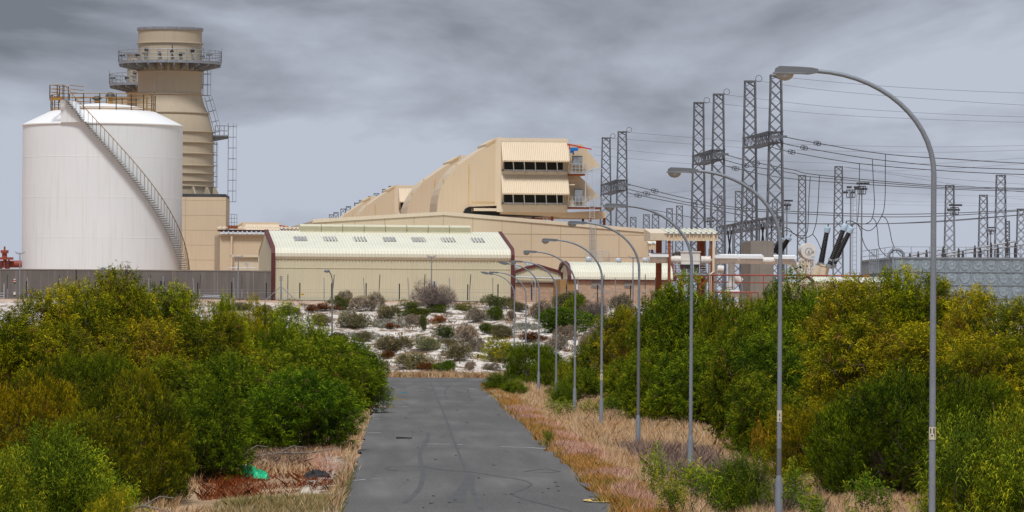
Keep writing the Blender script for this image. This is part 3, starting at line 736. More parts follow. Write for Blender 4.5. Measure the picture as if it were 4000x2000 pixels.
# ---------------------------------------------------------------- air intake houses
U = 620/F/2.147
def make_intake():
    t = thing('air_intake_house', '', 'air intake', group='beige air intake houses above the turbine hall')
    x = lambda v: (v-735)*U
    z = lambda v: (1594-v)*U+CH-GZ   # horizon 1222 src = 1593 in this crop
    Y = 11.0
    # curved duct + box as one side profile
    prof = [(735,118),(640,172),(640,192),(560,245),(470,310),(400,358),(340,425),(300,490),(268,545),(248,600),(236,670),(232,745),(420,770),(500,700),(735,690)]
    MB().prism([(x(a), z(b_)) for a, b_ in prof], .3, Y).build('duct', M['beige'], t)
    q = MB(); q.prism([(x(a), z(b_)) for a, b_ in [(735,118),(735,690),(720,690),(720,118)]], .12, .3)
    q.build('duct_flange', M['beige_light'], t)
    st_ = MB()
    for a, b_, w_, h_ in ((497, 320, 12, 370), (1,1,0,0)):
        if w_: st_.box(x(a)-w_*U/2, x(a)+w_*U/2, .285, .3, z(690), z(b_+20))
    st_.box(x(525), x(735), .288, .3, z(672), z(655)); st_.build('weld_stain', M['beige_stain'], t)
    for k in range(7): a = 640+k*13; MB().box(x(a), x(a)+.12, .2, .32, z(172-k*8+22), z(172-k*8)).build('duct_bracket', M['beige_stain'], t)
    for a, b_ in ((300,485),(335,465),(410,358)): MB().box(x(a)-.15, x(a)+.15, 2, 2.6, z(b_)-.05, z(b_)+.25).build('lifting_lug', M['beige_stain'], t)
    # filter box
    q = MB(); q.box(x(735), x(1325), 0, Y, z(740), z(120)); fb = q.build('filter_box', M['beige'], t)
    q = MB(); q.box(x(733), x(766), -.12, .3, z(742), z(116)); q.box(x(733), x(1330), -.1, .3, z(150), z(122)); q.box(x(765), x(1330), -.1, 0, z(430), z(400)); q.box(x(765), x(1330), -.1, 0, z(742), z(680)); q.build('box_frame', M['beige_light'], fb)
    for top, bot, op in ((152, 315, 395), (430, 590, 672)):
        ya = -1.9
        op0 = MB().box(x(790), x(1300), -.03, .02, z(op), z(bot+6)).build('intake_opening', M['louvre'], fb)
        hd = MB().ribbed([(-.05, z(top)), (ya, z(bot))], x(768), x(1330), 16*U, .14).build('hood', M['beige_light'], t)
        q = MB()
        for xx in (768, 1328): q.prismx([(0, z(op+15)), (0, z(top)), (ya, z(bot)), (ya, z(bot)-.08)], x(xx), x(xx)+.08)
        q.box(x(768), x(1332), ya, ya+.1, z(bot+8), z(bot)); q.build('hood_cheek', M['beige'], hd)
        q = MB()
        for xx in (862, 954, 1047, 1140, 1231): q.bar((x(xx-5), ya+.15, z(bot+4)), (x(xx+14), -.1, z(op+18)), .12); 
        q.box(x(780), x(1310), -.2, -.03, z(op+4), z(op-10)); q.box(x(780), x(792), -.2, -.03, z(op), z(bot)); q.box(x(1290), x(1300), -.2, -.03, z(op), z(bot)); q.build('hood_strut', M['galv_light'], hd)
    # right hand hoods seen from the side
    MB().prism([(x(a), z(b_)) for a, b_ in [(1326,162),(1455,166),(1480,190),(1612,345),(1600,352),(1490,392),(1490,425),(1326,425)]], .8, Y-.5).build('side_hood', M['beige'], t)
    MB().prism([(x(a), z(b_)) for a, b_ in [(1326,430),(1440,435),(1500,490),(1608,612),(1500,650),(1500,695),(1326,695)]], .8, Y-.5).build('side_hood', M['beige'], t)
    q = MB(); q.prism([(x(a), z(b_)) for a, b_ in [(765,740),(1325,740),(1620,725),(1665,740),(1660,785),(1290,785),(1250,775),(765,760)]], .5, Y); q.build('floor_frame', M['beige'], t)
    MB().box(x(540), x(740), .1, 6, z(735), z(712)).build('duct_beam', M['beige_light'], t)
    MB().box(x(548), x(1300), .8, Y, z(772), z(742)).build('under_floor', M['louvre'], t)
    q = MB(); c0 = [(490,705),(465,720),(458,745),(475,760),(520,765),(520,700)]; q.prism([(x(a), z(b_)) for a, b_ in c0], .15, 1.5); q.build('duct_end', M['louvre'], t)
    for xx in (765, 1210, 1533, 1653): MB().box(x(xx)-.16, x(xx)+.16, 1.0, 1.4, z(1000), z(755)).build('support_column', M['rust'], t)
    for xx in (1095, 1520): MB().box(x(xx)-.14, x(xx)+.14, 7.0, 7.3, z(1000), z(745)).build('support_column', M['dark_steel'], t)
    # walkways
    for y0, xr in ((412, 1480), (692, 1620)):
        pf = MB().box(x(1330), x(xr), -.9, .8, z(y0+4), z(y0-4)).build('walkway', M['galv_light'], t)
        MB().box(x(1332), x(xr-8), -.8, .75, z(y0+20), z(y0+5)).build('walkway_edge', M['rust'], pf)
        q = MB()
        for k in range(int((xr-1330)/30)+1): q.bar((x(1332+k*30), -.9, z(y0)), (x(1332+k*30), -.9, z(y0-80)), .055)
        for dz in (80, 42, 12): q.bar((x(1332), -.9, z(y0-dz)), (x(xr), -.9, z(y0-dz)), .055)
        for dz in (80, 42): q.bar((x(xr), -.9, z(y0-dz)), (x(xr), .8, z(y0-dz)), .055)
        q.build('walkway_rail', M['galv_light'], pf)
    q = MB(); ladder(q, (x(1530), -1.1, z(860)), (x(1530), -1.1, z(600)), .62); ladder(q, (x(1512), -.7, z(520)), (x(1512), -.7, z(335)), .7); q.bar((x(1475), -.8, z(700)), (x(1475), -.8, z(400)), .12); q.bar((x(1490), -.6, z(400)), (x(1615), -.6, z(370)), .1)
    q.tube([(x(1620), -.5, z(700)), (x(1625), -.5, z(610))], .06, 5); q.build('ladder', M['galv_light'], t)
    for a, b_, c_, d_ in ((1368,270,1450,345),(1388,548,1455,645)):
        cbx = MB().box(x(a), x(c_), -.5, .2, z(d_), z(b_)).build('control_cabinet', M['galv'], t); q = MB()
        for xx in (a+4, c_-6): q.bar((x(xx), -.3, z(d_)), (x(xx), -.3, z(d_+55)), .07)
        q.box(x(a)-.02, x(c_)+.02, -.54, .22, z(b_), z(b_-5)); q.build('cabinet_leg', M['dark_steel'], cbx)
    q = MB(); q.tube([(x(1332), -.2, z(475)), (x(1380), -.2, z(478)), (x(1385), -.2, z(468))], .05, 6); q.tube([(x(1332), -.2, z(510)), (x(1388), -.2, z(510))], .11, 8); q.build('small_pipe', M['beige_light'], t)
    jb = MB().bar((x(1322), -.4, z(168)), (x(1522), -1.2, z(211)), .16).bar((x(1335), -.4, z(205)), (x(1450), -1.0, z(196)), .12).bar((x(1326), -.4, z(160)), (x(1326), -.4, z(208)), .14).bar((x(1340), -.4, z(168)), (x(1340), -.5, z(205)), .1).build('crane_jib', M['red'], t)
    MB().box(x(1350), x(1410), -1.0, -.5, z(225), z(197)).box(x(1345), x(1375), -.9, -.6, z(243), z(205)).build('hoist_motor', M['blue'], jb)
    MB().tube([(x(1370), -.75, z(243)), (x(1372), -.75, z(258))], .1, 6).build('hoist_hook', M['char'], jb)
    return t
it = make_intake(); it.location = base(*z4(735, 400), 620); it.rotation_euler.z = RZ
it['label'] = 'largest beige air intake house with two ribbed hoods, red crane jib and grey walkways'
for (px, dd, lb_) in ((1798, 691, 'second beige air intake house, its curved duct showing just left of the largest one'),
                   (1547, 854, 'third beige air intake house with one ribbed hood in sight over the turbine hall roof'),
                   (1452, 936, 'fourth and smallest beige air intake duct in the row, near the tiny lattice tops'),
                   (952, 1215, 'isolated distant beige air intake house with a blue motor, left of the warehouse ridge vent')):
    c = copy_tree(it); c.location = base(px, 700, dd); c['label'] = lb_
# ================================================================ lattice gantries
def lattice(H, w0, w1, pitch, lm, bm, cap=True):
    legs = MB(); br = MB(); z = 0.0; lv = [0.0]
    while z < H-.3:
        wd = w0+(w1-w0)*z/H; z = min(H, z+wd*pitch); lv.append(z)
    if H-lv[-1] < lv[-1]-lv[-2] and lv[-1] != H: lv[-1] = H
    hw = lambda z: (w0+(w1-w0)*z/H)/2
    for sx in (-1, 1):
        for sy in (-1, 1): legs.bar((sx*hw(0), sy*hw(0), 0), (sx*hw(H), sy*hw(H), H), lm)
    for i in range(len(lv)-1):
        a, b = lv[i], lv[i+1]; p, q = hw(a), hw(b)
        for s in (-1, 1):
            br.bar((-p, s*p, a), (q, s*q, b), bm); br.bar((p, s*p, a), (-q, s*q, b), bm)
            br.bar((s*p, -p, a), (s*q, q, b), bm); br.bar((s*p, p, a), (s*q, -q, b), bm)
    return legs, br
def ringmb(mb, c, r, rad, n=16, nrm='y'):
    pts = []
    for k in range(n+1):
        a = 2*math.pi*k/n; pts.append((c[0]+r*math.cos(a), c[1], c[2]+r*math.sin(a)) if nrm == 'y' else (c[0], c[1]+r*math.cos(a), c[2]+r*math.sin(a)))
    return mb.tube(pts, rad, 4, False)
def gantry(name, near, far, yb, D1, D2, label):
    """near/far = photo pixel of each column's top; yb = pixel rows of the beam at the near end"""
    pn = P(*near, D1); pf = P(*far, D2); t = thing(name, label, 'gantry', (pn.x, D1, GZ), group='tall lattice gantries beside the turbine hall')
    sc = 1.0
    for k, (p, dy) in enumerate(((pn, 0), (pf, D2-D1))):
        H = p.z-GZ; dx = p.x-pn.x
        lg, br = lattice(H, 2.35, 1.32, .98, .19, .095)
        off = lambda mb: [setattr(mb, 'v', [(a+dx, b+dy, c) for a, b, c in mb.v])]
        lg.box(-.78, .78, -.78, .78, H-.22, H); off(lg); off(br)
        l = lg.build('lattice_column', M['lattice'], t); br.build('cross_bracing', M['lattice'], l)
        q = MB(); ringmb(q, (dx+1.15, dy, H+.28), .42, .035); q.bar((dx+.7, dy, H), (dx+1.1, dy, H-.1), .05); q.build('corona_ring', M['dark_steel'], t)
    z1 = P(near[0], yb[0], D1).z-GZ; z0 = P(near[0], yb[1], D1).z-GZ; q = MB(); br = MB()
    dx = pf.x-pn.x; dy = D2-D1; n = 13; w = .85
    f = lambda k: (dx*k/n, dy*k/n)
    for s in (-w, w):
        for z in (z0, z1): q.bar((s, -1.4, z), (dx+s, dy+1.4, z), .14)
    for k in range(n+1):
        x, y = f(k)
        for s in (-w, w): br.bar((x+s, y, z0), (x+s, y, z1), .08)
        for z in (z0, z1): br.bar((x-w, y, z), (x+w, y, z), .09)
        if k < n:
            x2, y2 = f(k+1)
            for s in (-w, w): br.bar((x+s, y, z0 if k % 2 else z1), (x2+s, y2, z1 if k % 2 else z0), .06)
            for z in (z0, z1): br.bar((x-w, y, z), (x2+w, y2, z), .05)
    q.box(-w, w+.5, -1.5, -1.3, (z0+z1)/2-.15, (z0+z1)/2+.15)
    b = q.build('cross_beam', M['lattice'], t); br.build('beam_bracing', M['lattice'], b)
    return t
gantry('lattice_gantry', (3031, 292), (2930, 315), (514, 556), 600, 622, 'tallest lattice gantry, its near column top behind the lamp head of the nearest street light')
gantry('lattice_gantry', (2807, 366), (2730, 399), (585, 622), 664, 690, 'middle of the three lattice gantries, directly above the head of the second nearest street light')
gantry('lattice_gantry', (2431, 513), (2368, 537), (702, 742), 792, 824, 'smallest of the three lattice gantries, immediately right of the large air intake house')
# background masts
def mast(px, py, D, w1, label, w0=None, group='lattice masts of the switchyard'):
    p = P(px, py, D); H = p.z-GZ; w1 = w1*D/F; w0 = w0*D/F if w0 else w1*1.5
    lg, br = lattice(H, w0, w1, 1.0, max(.1, .11*D/800), max(.06, .07*D/800)); lg.v += br.v[:0]
    b = len(lg.v); lg.f += [tuple(i+b for i in f_) for f_ in br.f]; lg.v += br.v
    lg.box(-w1/2-.05, w1/2+.05, -w1/2-.05, w1/2+.05, H-.15, H)
    o = lg.build('lattice_mast', M['lattice']); o.location = (p.x, D, GZ)
    return tag(o, label, 'lattice mast', group)
A_ = [ (z7(72,395), 760, 26, 'lattice mast behind the drooping cables, left of the black bushings'),
 (z7(378,320), 700, 28, 'lattice mast rising just behind the black tilted bushings'),
 (z7(1310,478), 800, 31, 'lattice mast with a floodlight pole in front, right of the nearest street light pole'),
 (z7(1592,560), 900, 29, 'slim lattice mast between two taller ones above the panelled water tank'),
 (z7(1738,393), 760, 34, 'tallest lattice mast above the panelled water tank'),
 (z7(1908,676), 980, 28, 'lattice mast cut by the right edge of the photo'),
 (z7(1795,780), 1200, 14, 'small far lattice mast close behind the tallest one above the water tank'),
 (z6(190,380), 1250, 21, 'short far lattice mast just right of the turbine hall, first of the far row'),
 (z6(322,354), 1200, 22, 'far lattice mast of the far row, second right of the turbine hall'),
 (z6(415,350), 1150, 24, 'far lattice mast of the far row, third right of the turbine hall'),
 (z6(555,292), 1100, 22, 'far lattice mast over the left end of the brown legged canopy'),
 (z6(655,266), 1050, 23, 'far lattice mast over the middle of the brown legged canopy'),
 (z6(808,230), 1150, 18, 'far lattice mast seen between the columns of the middle gantry'),
 (z6(1060,165), 1000, 18, 'far lattice mast right behind the near column of the middle gantry'),
 (z6(1250,118), 900, 24, 'lattice mast standing between the middle and the tallest gantry'),
 (z6(1360,60), 960, 22, 'lattice mast behind the far column of the tallest gantry'),
 (z6(1615,200), 960, 19, 'lattice mast behind the near column of the tallest gantry')]
for (p_, D_, w_, l_) in A_: mast(*p_, D_, w_, l_)
for i, (x, y, dd, w_) in enumerate(((848,295,1150,17),(886,277,1120,17),(945,247,1090,18),(990,227,1060,18),(1060,197,1300,18),(1100,175,1280,18),(1175,142,1250,18),(1225,118,1225,19),(1295,82,1200,19),(1350,57,1175,20))):
    mast(*z3(x, y), dd, w_, ('first','second','third','fourth','fifth','sixth','seventh','eighth','ninth','tenth')[i]+' tiny lattice top from the left, peeping over the sloping intake ducts', group='lattice tops over the air intake ducts')
# second, far gantry beam crossing behind
q = MB(); a = P(*z6(1030, 480), 900); b = P(*z6(1600, 375), 760); o = Vector((a.x, a.y, GZ))
for dz in (0, -1.5):
    for s in (0, 1.4): q.bar(a-o+Vector((s, 0, dz)), b-o+Vector((s, 0, dz)), .17)
n_ = 34
for k in range(n_):
    u = a-o+(b-a)*k/n_; v = a-o+(b-a)*(k+1)/n_
    q.bar(u+Vector((0,0,-1.5*(k%2))), v+Vector((0,0,-1.5*((k+1)%2))), .1); q.bar(u, u+Vector((1.4,0,0)), .09); q.bar(u+Vector((1.4,0,-1.5*(k%2))), v+Vector((1.4,0,-1.5*((k+1)%2))), .1)
for k in range(0, n_+1, 11): u = a-o+(b-a)*k/n_; q.bar((u.x, u.y, 0), (u.x, u.y, u.z), .25); q.bar((u.x+1.4, u.y, 0), (u.x+1.4, u.y, u.z), .25)
gb = q.build('truss_beam', M['lattice']); gb.location = o; tag(gb, 'long rising lattice beam of the switchyard seen through the tallest gantry', 'lattice beam')
for k, (x, y) in enumerate(((1140,520),(1180,515),(1480,450),(1508,440))):
    p = P(*z6(x, y), 780); q = MB(); q.tube([p-Vector(o)*0, p+Vector(((-.6 if k%2 else .6), 0, -4.6))], .14, 6); 
    tag(q.build('insulator_string', M['black']), ('left hand','second','third','right hand')[k]+' dark insulator string hanging in a V pair below the long lattice beam', 'insulator')
# floodlight masts
def floodmast(px, py, D, label, wpx=30, ladder_=False, heads=6):
    p = P(px, py, D); H = p.z-GZ; t = thing('floodlight_mast', label, 'floodlight mast', (p.x, D, GZ), group='floodlight masts of the switchyard'); s = D/F
    MB().tube([(0,0,0),(0,0,H-.3)], [7*s*.6, 4.5*s*.6], 8).build('pole', M['pole'], t, True)
    q = MB(); w = wpx*s/2
    q.bar((-w*.8,0,H-1.0),(w*.8,0,H-1.0),.12); q.bar((-w*.8,0,H),(w*.8,0,H),.12)
    for x in (-w*.8, -w*.3, w*.3, w*.8): q.bar((x,0,H-1.0),(x,0,H),.08)
    ringmb(q, (0,0,H-1.0), .01, .01, 4)
    q.build('head_frame', M['dark_steel'], t)
    for k in range(heads):
        x = -w+2*w*k/(heads-1); dz = .35 if k % 2 else -.35
        MB().box(x-.32, x+.32, -.5, .2, H+dz-.12, H+dz+.16).build('floodlight', M['dark_steel'], t)
    if ladder_: q = MB(); ladder(q, (-.9, 0, 0), (-.9, 0, H-1), .5, st=.6); q.build('ladder', M['galv'], t)
floodmast(*z7(480,520), 640, 'thin floodlight mast with a flat spreading head, right of the black bushings', 42, False, 4)
floodmast(*z7(572,490), 620, 'floodlight mast with a climbing ladder, left end of the panelled water tank', 38, True)
floodmast(*z7(1348,668), 700, 'floodlight mast right of the nearest street light pole above the water tank', 42, False)
floodmast(*z7(1652,850), 1000, 'small far floodlight mast above the right part of the water tank', 26, False)
floodmast(*z6(1735,240), 760, 'floodlight mast with bunched lamps behind the tallest gantry', 30, False)
floodmast(*z6(965,410), 1000, 'far floodlight mast half hidden by the middle gantry', 28, False)
# ================================================================ cables
def cable(name, pts, r, label, group, rings=(), cat='cable'):
    """pts: (px,py,D) list"""
    W = [P(*p) for p in spl(pts, 5)]; o = Vector(W[0]); q = MB(); q.tube([p-o for p in W], r, 5, False)
    ob = q.build(name, M['wire']); ob.location = o; tag(ob, label, cat, group)
    for (px, py, D_) in rings:
        c = P(px, py, D_)-o; rq = MB(); s = D_/F
        for dx in (-5, 5):
            pts_ = []
            for k in range(21):
                a = 2*math.pi*k/20; pts_.append((c.x+(dx+9*math.cos(a))*s, c.y, c.z+(8*math.sin(a)-dx*.25)*s))
            rq.tube(pts_, .045, 4, False)
        rq.bar(c-Vector((15*s,0,-3*s)), c+Vector((15*s,0,-3*s)), .12); rq.build('grading_ring', M['dark_steel'], ob)
    return ob
G1 = 'heavy phase conductors from the gantries'
def C3(n, a, b, lst): return lst
cable('phase_conductor', [(3062,534,600),(3180,557,600),(3459,602,585),(3760,624,590),(4010,638,600),(4300,640,620)], .055, 'topmost heavy conductor from the tallest gantry, with a ring fitting near its start', G1, [(3193,560,600)])
cable('phase_conductor', [(3060,560,611),(3140,577,611),(3407,621,600),(3700,650,600),(4010,662,610),(4300,668,620)], .055, 'middle heavy conductor from the tallest gantry, with a ring fitting near its start', G1, [(3141,577,611)])
cable('phase_conductor', [(3015,575,622),(3090,594,622),(3357,639,610),(3700,668,610),(4010,682,620),(4300,686,630)], .055, 'lowest heavy conductor from the tallest gantry, with a ring fitting near its start', G1, [(3092,594,622)])
cable('phase_conductor', [(2832,604,664),(2950,634,664),(3100,664,660),(3201,684,660),(3650,724,670),(4010,736,680),(4300,740,690)], .055, 'topmost heavy conductor from the middle gantry', G1, [(2954,636,664)])
cable('phase_conductor', [(2832,625,676),(2912,646,676),(3100,677,676),(3165,690,676),(3650,730,680),(4010,740,690),(4300,742,700)], .055, 'middle heavy conductor from the middle gantry', G1, [(2912,646,676)])
cable('phase_conductor', [(2820,643,688),(2872,657,688),(3100,699,688),(3650,736,690),(4010,747,700),(4300,750,710)], .055, 'lowest heavy conductor from the middle gantry', G1, [(2873,658,688)])
cable('phase_conductor', [(2450,719,792),(2557,745,792),(2695,778,790),(2905,813,790),(3300,834,790),(3640,835,790),(4010,818,790),(4300,796,800)], .065, 'topmost heavy conductor from the smallest gantry', G1, [(2557,746,792)])
cable('phase_conductor', [(2450,737,806),(2523,755,806),(2827,813,806),(3300,843,806),(3640,845,806),(4010,822,806),(4300,800,810)], .065, 'middle heavy conductor from the smallest gantry', G1, [(2525,756,806)])
cable('phase_conductor', [(2446,751,820),(2492,762,820),(2695,802,820),(3050,865,820),(3300,874,820),(3640,868,820),(4010,838,820),(4300,815,830)], .065, 'lowest heavy conductor from the smallest gantry', G1, [(2493,763,820)])
cable('phase_conductor', [(2430,800,900),(2560,822,900),(2800,862,900),(3150,874,900),(3500,872,900),(3900,846,900),(4300,810,900)], .06, 'heavy conductor leaving below the smallest gantry beam and passing low over the canopy', G1)
G2 = 'thin earth wires from the mast tops'
for i, (pts, D1, D2, l) in enumerate([
 ([(3060,302),(3500,340),(4010,364),(4400,372)], 600, 640, 'highest thin wire, from the tallest gantry near column to the right edge'),
 ([(2964,316),(3200,350),(3600,385),(4010,411),(4400,425)], 622, 650, 'second highest thin wire, from the tallest gantry far column'),
 ([(2834,370),(3200,413),(3600,441),(4010,457),(4400,462)], 664, 700, 'third highest thin wire, from the near column of the middle gantry'),
 ([(2753,399),(3200,444),(3600,465),(4010,478),(4400,484)], 690, 720, 'fourth highest thin wire, from the far column of the middle gantry'),
 ([(2449,517),(2913,553),(3200,566),(3640,574),(4010,568),(4400,556)], 792, 800, 'thin wire from the near column of the smallest gantry'),
 ([(2386,540),(2834,572),(3100,586),(3640,595),(4010,586),(4400,572)], 824, 830, 'thin wire from the far column of the smallest gantry'),
 ([(2310,572),(2700,610),(3200,636),(3600,640),(4010,617),(4400,590)], 900, 900, 'thin wire leaving from behind the crane jib tip'),
 ([(2320,605),(2700,640),(3200,666),(3600,664),(4010,639),(4400,610)], 930, 930, 'thin wire leaving just under the crane jib tip'),
 ([(3295,652),(3640,692),(4010,720),(4400,740)], 700, 740, 'thin wire falling right from the mast behind the black bushings'),
 ([(3295,652),(3640,706),(3725,720),(4010,752)], 700, 740, 'second thin wire falling right from the mast behind the black bushings'),
 ([(2640,795),(2900,765),(3085,742),(3100,745)], 1000, 1000, 'faint far wire rising from the far masts to the tallest gantry'),
 ([(2640,770),(2900,735),(3060,716)], 1000, 1000, 'faint far wire above the canopy'),
 ([(3060,727),(3400,750),(3800,765),(4100,770)], 1000, 1000, 'faint wire in the distance, topmost of four'),
 ([(3100,764),(3500,785),(4100,800)], 1000, 1000, 'faint wire in the distance, second of four'),
 ([(3100,787),(3500,800),(4100,806)], 1000, 1000, 'faint wire in the distance, third of four'),
 ([(2430,770),(2700,745),(2905,718)], 1000, 1000, 'faint wire in the distance right of the smallest gantry'),
 ([(3927,682),(4000,695),(4200,730)], 760, 760, 'thin wire from the tallest mast above the water tank'),
 ([(3858,762),(4000,780),(4200,800)], 900, 900, 'thin wire from the slim mast above the water tank')]):
    n = len(pts); cable('earth_wire', [(x, y, D1+(D2-D1)*k/(n-1)) for k, (x, y) in enumerate(pts)], .020 if i < 10 else .016, l, G2)
G3 = 'drooping jumper cables'
dl = ['falling straight from the lowest top conductor','falling from the middle top conductor to a clamp','falling from the topmost conductor to a clamp','falling from the middle gantry conductor, outer','falling from the middle gantry conductor, inner',
 'swinging right from the upper clamp to the water tank','swinging from the lower clamp to the water tank','looping down right of the light blue bushing caps','arching over from the leftmost bushing cap pair','curving between the two clamps','curving left from the drop clamp near the conservator','from the drop clamp down to the transformer','left loop beside the bushing behind the concrete wall','long curve behind the conservator tank']
for i, pts in enumerate([
 [(553,300),(551,450),(549,620),(535,790)], [(660,260),(668,430),(678,620),(672,700),(660,752)], [(770,220),(769,400),(768,560),(758,680),(740,735)],
 [(217,395),(212,500),(205,640),(190,790),(160,890)], [(140,407),(130,560),(125,700),(118,850),(100,895)],
 [(740,735),(780,770),(805,850),(825,950),(860,1030),(900,1075)], [(660,752),(690,790),(705,880),(715,990),(750,1050),(800,1088)],
 [(525,795),(560,850),(580,940),(620,1020),(700,1085)], [(435,800),(450,782),(490,782),(540,810),(590,850),(640,860),(690,820),(740,735)], [(660,752),(640,785),(590,805),(500,800),(480,835)],
 [(160,890),(120,915),(60,925),(20,900),(0,880)], [(160,890),(190,930),(215,980),(230,1020)], [(-120,870),(-90,838),(-40,845),(0,890)], [(100,895),(60,905),(10,890),(-60,860),(-130,900)]]):
    cable('jumper_cable', [(*z7(x, y), 560) for x, y in pts], .05, 'dark jumper cable '+dl[i], G3)
# ================================================================ canopy, pipes, walls, transformers
D = 500; fr = Fr(base(*z6(545, 900), D), R(3)); H = lambda *a: fr.h(*z6(*a))
cp = thing('steel_canopy', 'open brown steel canopy with a ribbed cream roof over the white filter unit', 'canopy', tuple(fr.o), R(3))
q = MB(); a = H(430,608); b = H(1043,608); t1 = H(525,545)[1]; t0 = H(440,495, )[1]
zb_ = a[1]; q = MB().ribbed([(6.5, t1+.55), (-.3, t1)], H(500,545)[0], H(1046,545)[0], .55, .16); q.build('roof', M['cream_roof'], cp)
MB().ribbed([(-.05, t1-.05), (-.05, zb_)], H(525,545)[0], H(1043,545)[0], .40, .12).build('fascia', M['beige'], cp)
MB().prismx([(-.1, zb_-.05), (6.4, zb_-.05), (6.4, t1+.6), (-.2, t1+.02)], H(455,600)[0]-1.0, H(525,600)[0]).build('side_fascia', M['beige_light'], cp)
MB().box(H(525,1)[0], H(1046,545)[0], -.14, -.06, zb_-.1, zb_+.02).build('lower_trim', M['beige_light'], cp)
q = 0
zdk = H(700,945)[1]
for (xa, xb, y) in ((460,517,3.5),(545,572,0),(885,905,4),(917,970,5),(975,1001,0)):
    MB().box(H(xa,1)[0], H(xb,1)[0], y, y+.35, -.5, zb_).build('column', M['rust'], cp)
for (xa, xb) in ((668,694),(855,880)): MB().box(H(xa,1)[0], H(xb,1)[0], .0, .35, -2, zdk).build('leg', M['rust'], cp)
q = MB(); q.box(H(625,1)[0], H(960,1)[0], -.1, 3, zdk-.22, zdk); q.build('deck', M['galv'], cp)
q = MB(); q.box(H(625,1)[0], H(960,1)[0], -.06, .2, H(1,978)[1], zdk-.22)
for (a_, b_) in (((760,985),(700,1060)),((800,985),(860,1060)),((960,985),(900,1060)),((620,1030),(690,1090)),((880,1060),(960,980))):
    u = H(*a_); v = H(*b_); q.bar((u[0], .1, u[1]), (v[0], .1, v[1]), .2)
q.build('deck_beam', M['rust'], cp)
q = MB()
for x in (605, 655, 800, 860, 965): xx = H(x,1)[0]; q.bar((xx, -.1, zdk), (xx, -.1, H(1,856)[1]), .07)
for y in (856, 880, 905): q.bar((H(605,1)[0], -.1, H(1,y)[1]), (H(668,1)[0], -.1, H(1,y)[1]), .05); q.bar((H(868,1)[0], -.1, H(1,y)[1]), (H(972,1)[0], -.1, H(1,y)[1]), .05)
q.build('deck_rail', M['galv_light'], cp)
q = MB(); q.tube([(H(1000,1)[0], -.3, zb_+.5), (H(1000,1)[0], -.3, H(1,925)[1]), (H(970,1)[0], -.3, H(1,950)[1]), (H(965,1)[0], -.3, -2)], .14, 8); q.build('downpipe', M['beige_light'], cp)
fu = thing('filter_unit', 'white box shaped filter unit sitting on the canopy deck between pipe ends', 'filter unit', tuple(Vector(fr.o)+Vector((0,0,0))), R(3))
a = H(672,855); b = H(868,735); q = MB(); q.box(a[0], b[0], .4, 3.0, a[1], b[1]); q.box(a[0]-.04, b[0]+.04, .36, 3.04, b[1]-.9, b[1]-.82); q.box(a[0]-.06, b[0]+.06, .3, 3.1, b[1], b[1]+.1)
for k in range(5): u = a[0]+(b[0]-a[0])*(k+.5)/5; q.box(u-.02, u+.02, .37, .4, a[1], b[1])
q.build('housing', M['white_pipe'], fu)
c = H(608,775)[0]; MB().prism([(c, a[1]+.3), (a[0], a[1]+.1), (a[0], b[1]+.05), (H(650,730)[0], b[1]+.05), (c, H(1,742)[1])], 1.0, 3).build('inlet_box', M['concrete'], fu)
q = MB(); q.box(a[0], b[0], .6, 2.8, H(1,895)[1], a[1]-.05); q.build('base_frame', M['dark_steel'], fu)
q = MB(); u = H(692,888); v = H(708,873); q.box(u[0], v[0], .55, .6, u[1], v[1]); q.build('red_label', M['red'], fu)
q = MB(); 
for x in (685, 745, 800, 850): u = H(x, 900); q.box(u[0], u[0]+.5, .8, 1.2, H(1,935)[1], u[1])
q.build('foot', M['galv'], fu)
# second canopy farther left
D = 560; f2 = Fr(base(*z6(350, 900), D), R(3)); h2 = lambda *a: f2.h(*z6(*a))
c2 = thing('steel_canopy', 'smaller far canopy roof between the turbine hall corner and the brown legged canopy', 'canopy', tuple(f2.o), R(3))
MB().ribbed([(5, h2(1,605)[1]+.4), (-.2, h2(1,645)[1])], h2(348,1)[0], h2(470,1)[0], .55, .14).build('roof', M['cream_roof'], c2)
MB().ribbed([(-.05, h2(1,650)[1]), (-.05, h2(1,705)[1])], h2(348,1)[0], h2(470,1)[0], .4, .1).build('fascia', M['beige'], c2)
for x in (378, 432): MB().box(h2(x,1)[0], h2(x+22,1)[0], .5, .8, 0, h2(1,708)[1]).build('column', M['rust'], c2)
# big white pipes
D = 500; rp = 35*D/F/2.576*1.0
def pipe(name, label, pts, r, mt, D, bands=(), cat='pipe', roof=None):
    W = [P(*z6(x, y), D) for x, y in pts]; o = Vector((W[0].x, D, GZ)); t = thing(name, label, cat, tuple(o))
    MB().tube([p-o for p in W], r, 20).build('pipe', mt, t, True)
    for (x, y, dx, dy, rr_) in bands:
        c = P(*z6(x, y), D)-o; u = Vector((dx, 0, dy)).normalized()*.12; MB().tube([c-u, c+u], r*rr_, 20).build('flange', mt, t, True)
    return t, o
pA, oA = pipe('white_pipe', 'thick dusty white pipe running left of the filter unit towards the turbine hall', [(345,808),(668,808)], rp, M['white_pipe'], 500.6, [(438,808,1,0,1.08),(482,808,1,0,1.1),(520,808,1,0,1.1),(615,808,1,0,1.12),(640,808,1,0,1.12)])
pB, oB = pipe('white_pipe', 'thick dusty white pipe running right from the filter unit and bending down to the transformer', [(872,812),(1740,822),(1790,835),(1830,870),(1905,990)], rp, M['white_pipe'], 500.6,
  [(885,812,1,0,1.12),(918,812,1,0,1.12),(960,812,1,0,1.1),(1135,814,1,0,1.05),(1476,818,1,0,1.05),(1745,822,1,0,1.1),(1850,905,1,-1.6,1.12),(1880,950,1,-1.6,1.1)])
q = MB(); u = P(*z6(1795, 905), 499.8)-oB; v = P(*z6(1812, 915), 500)-oB
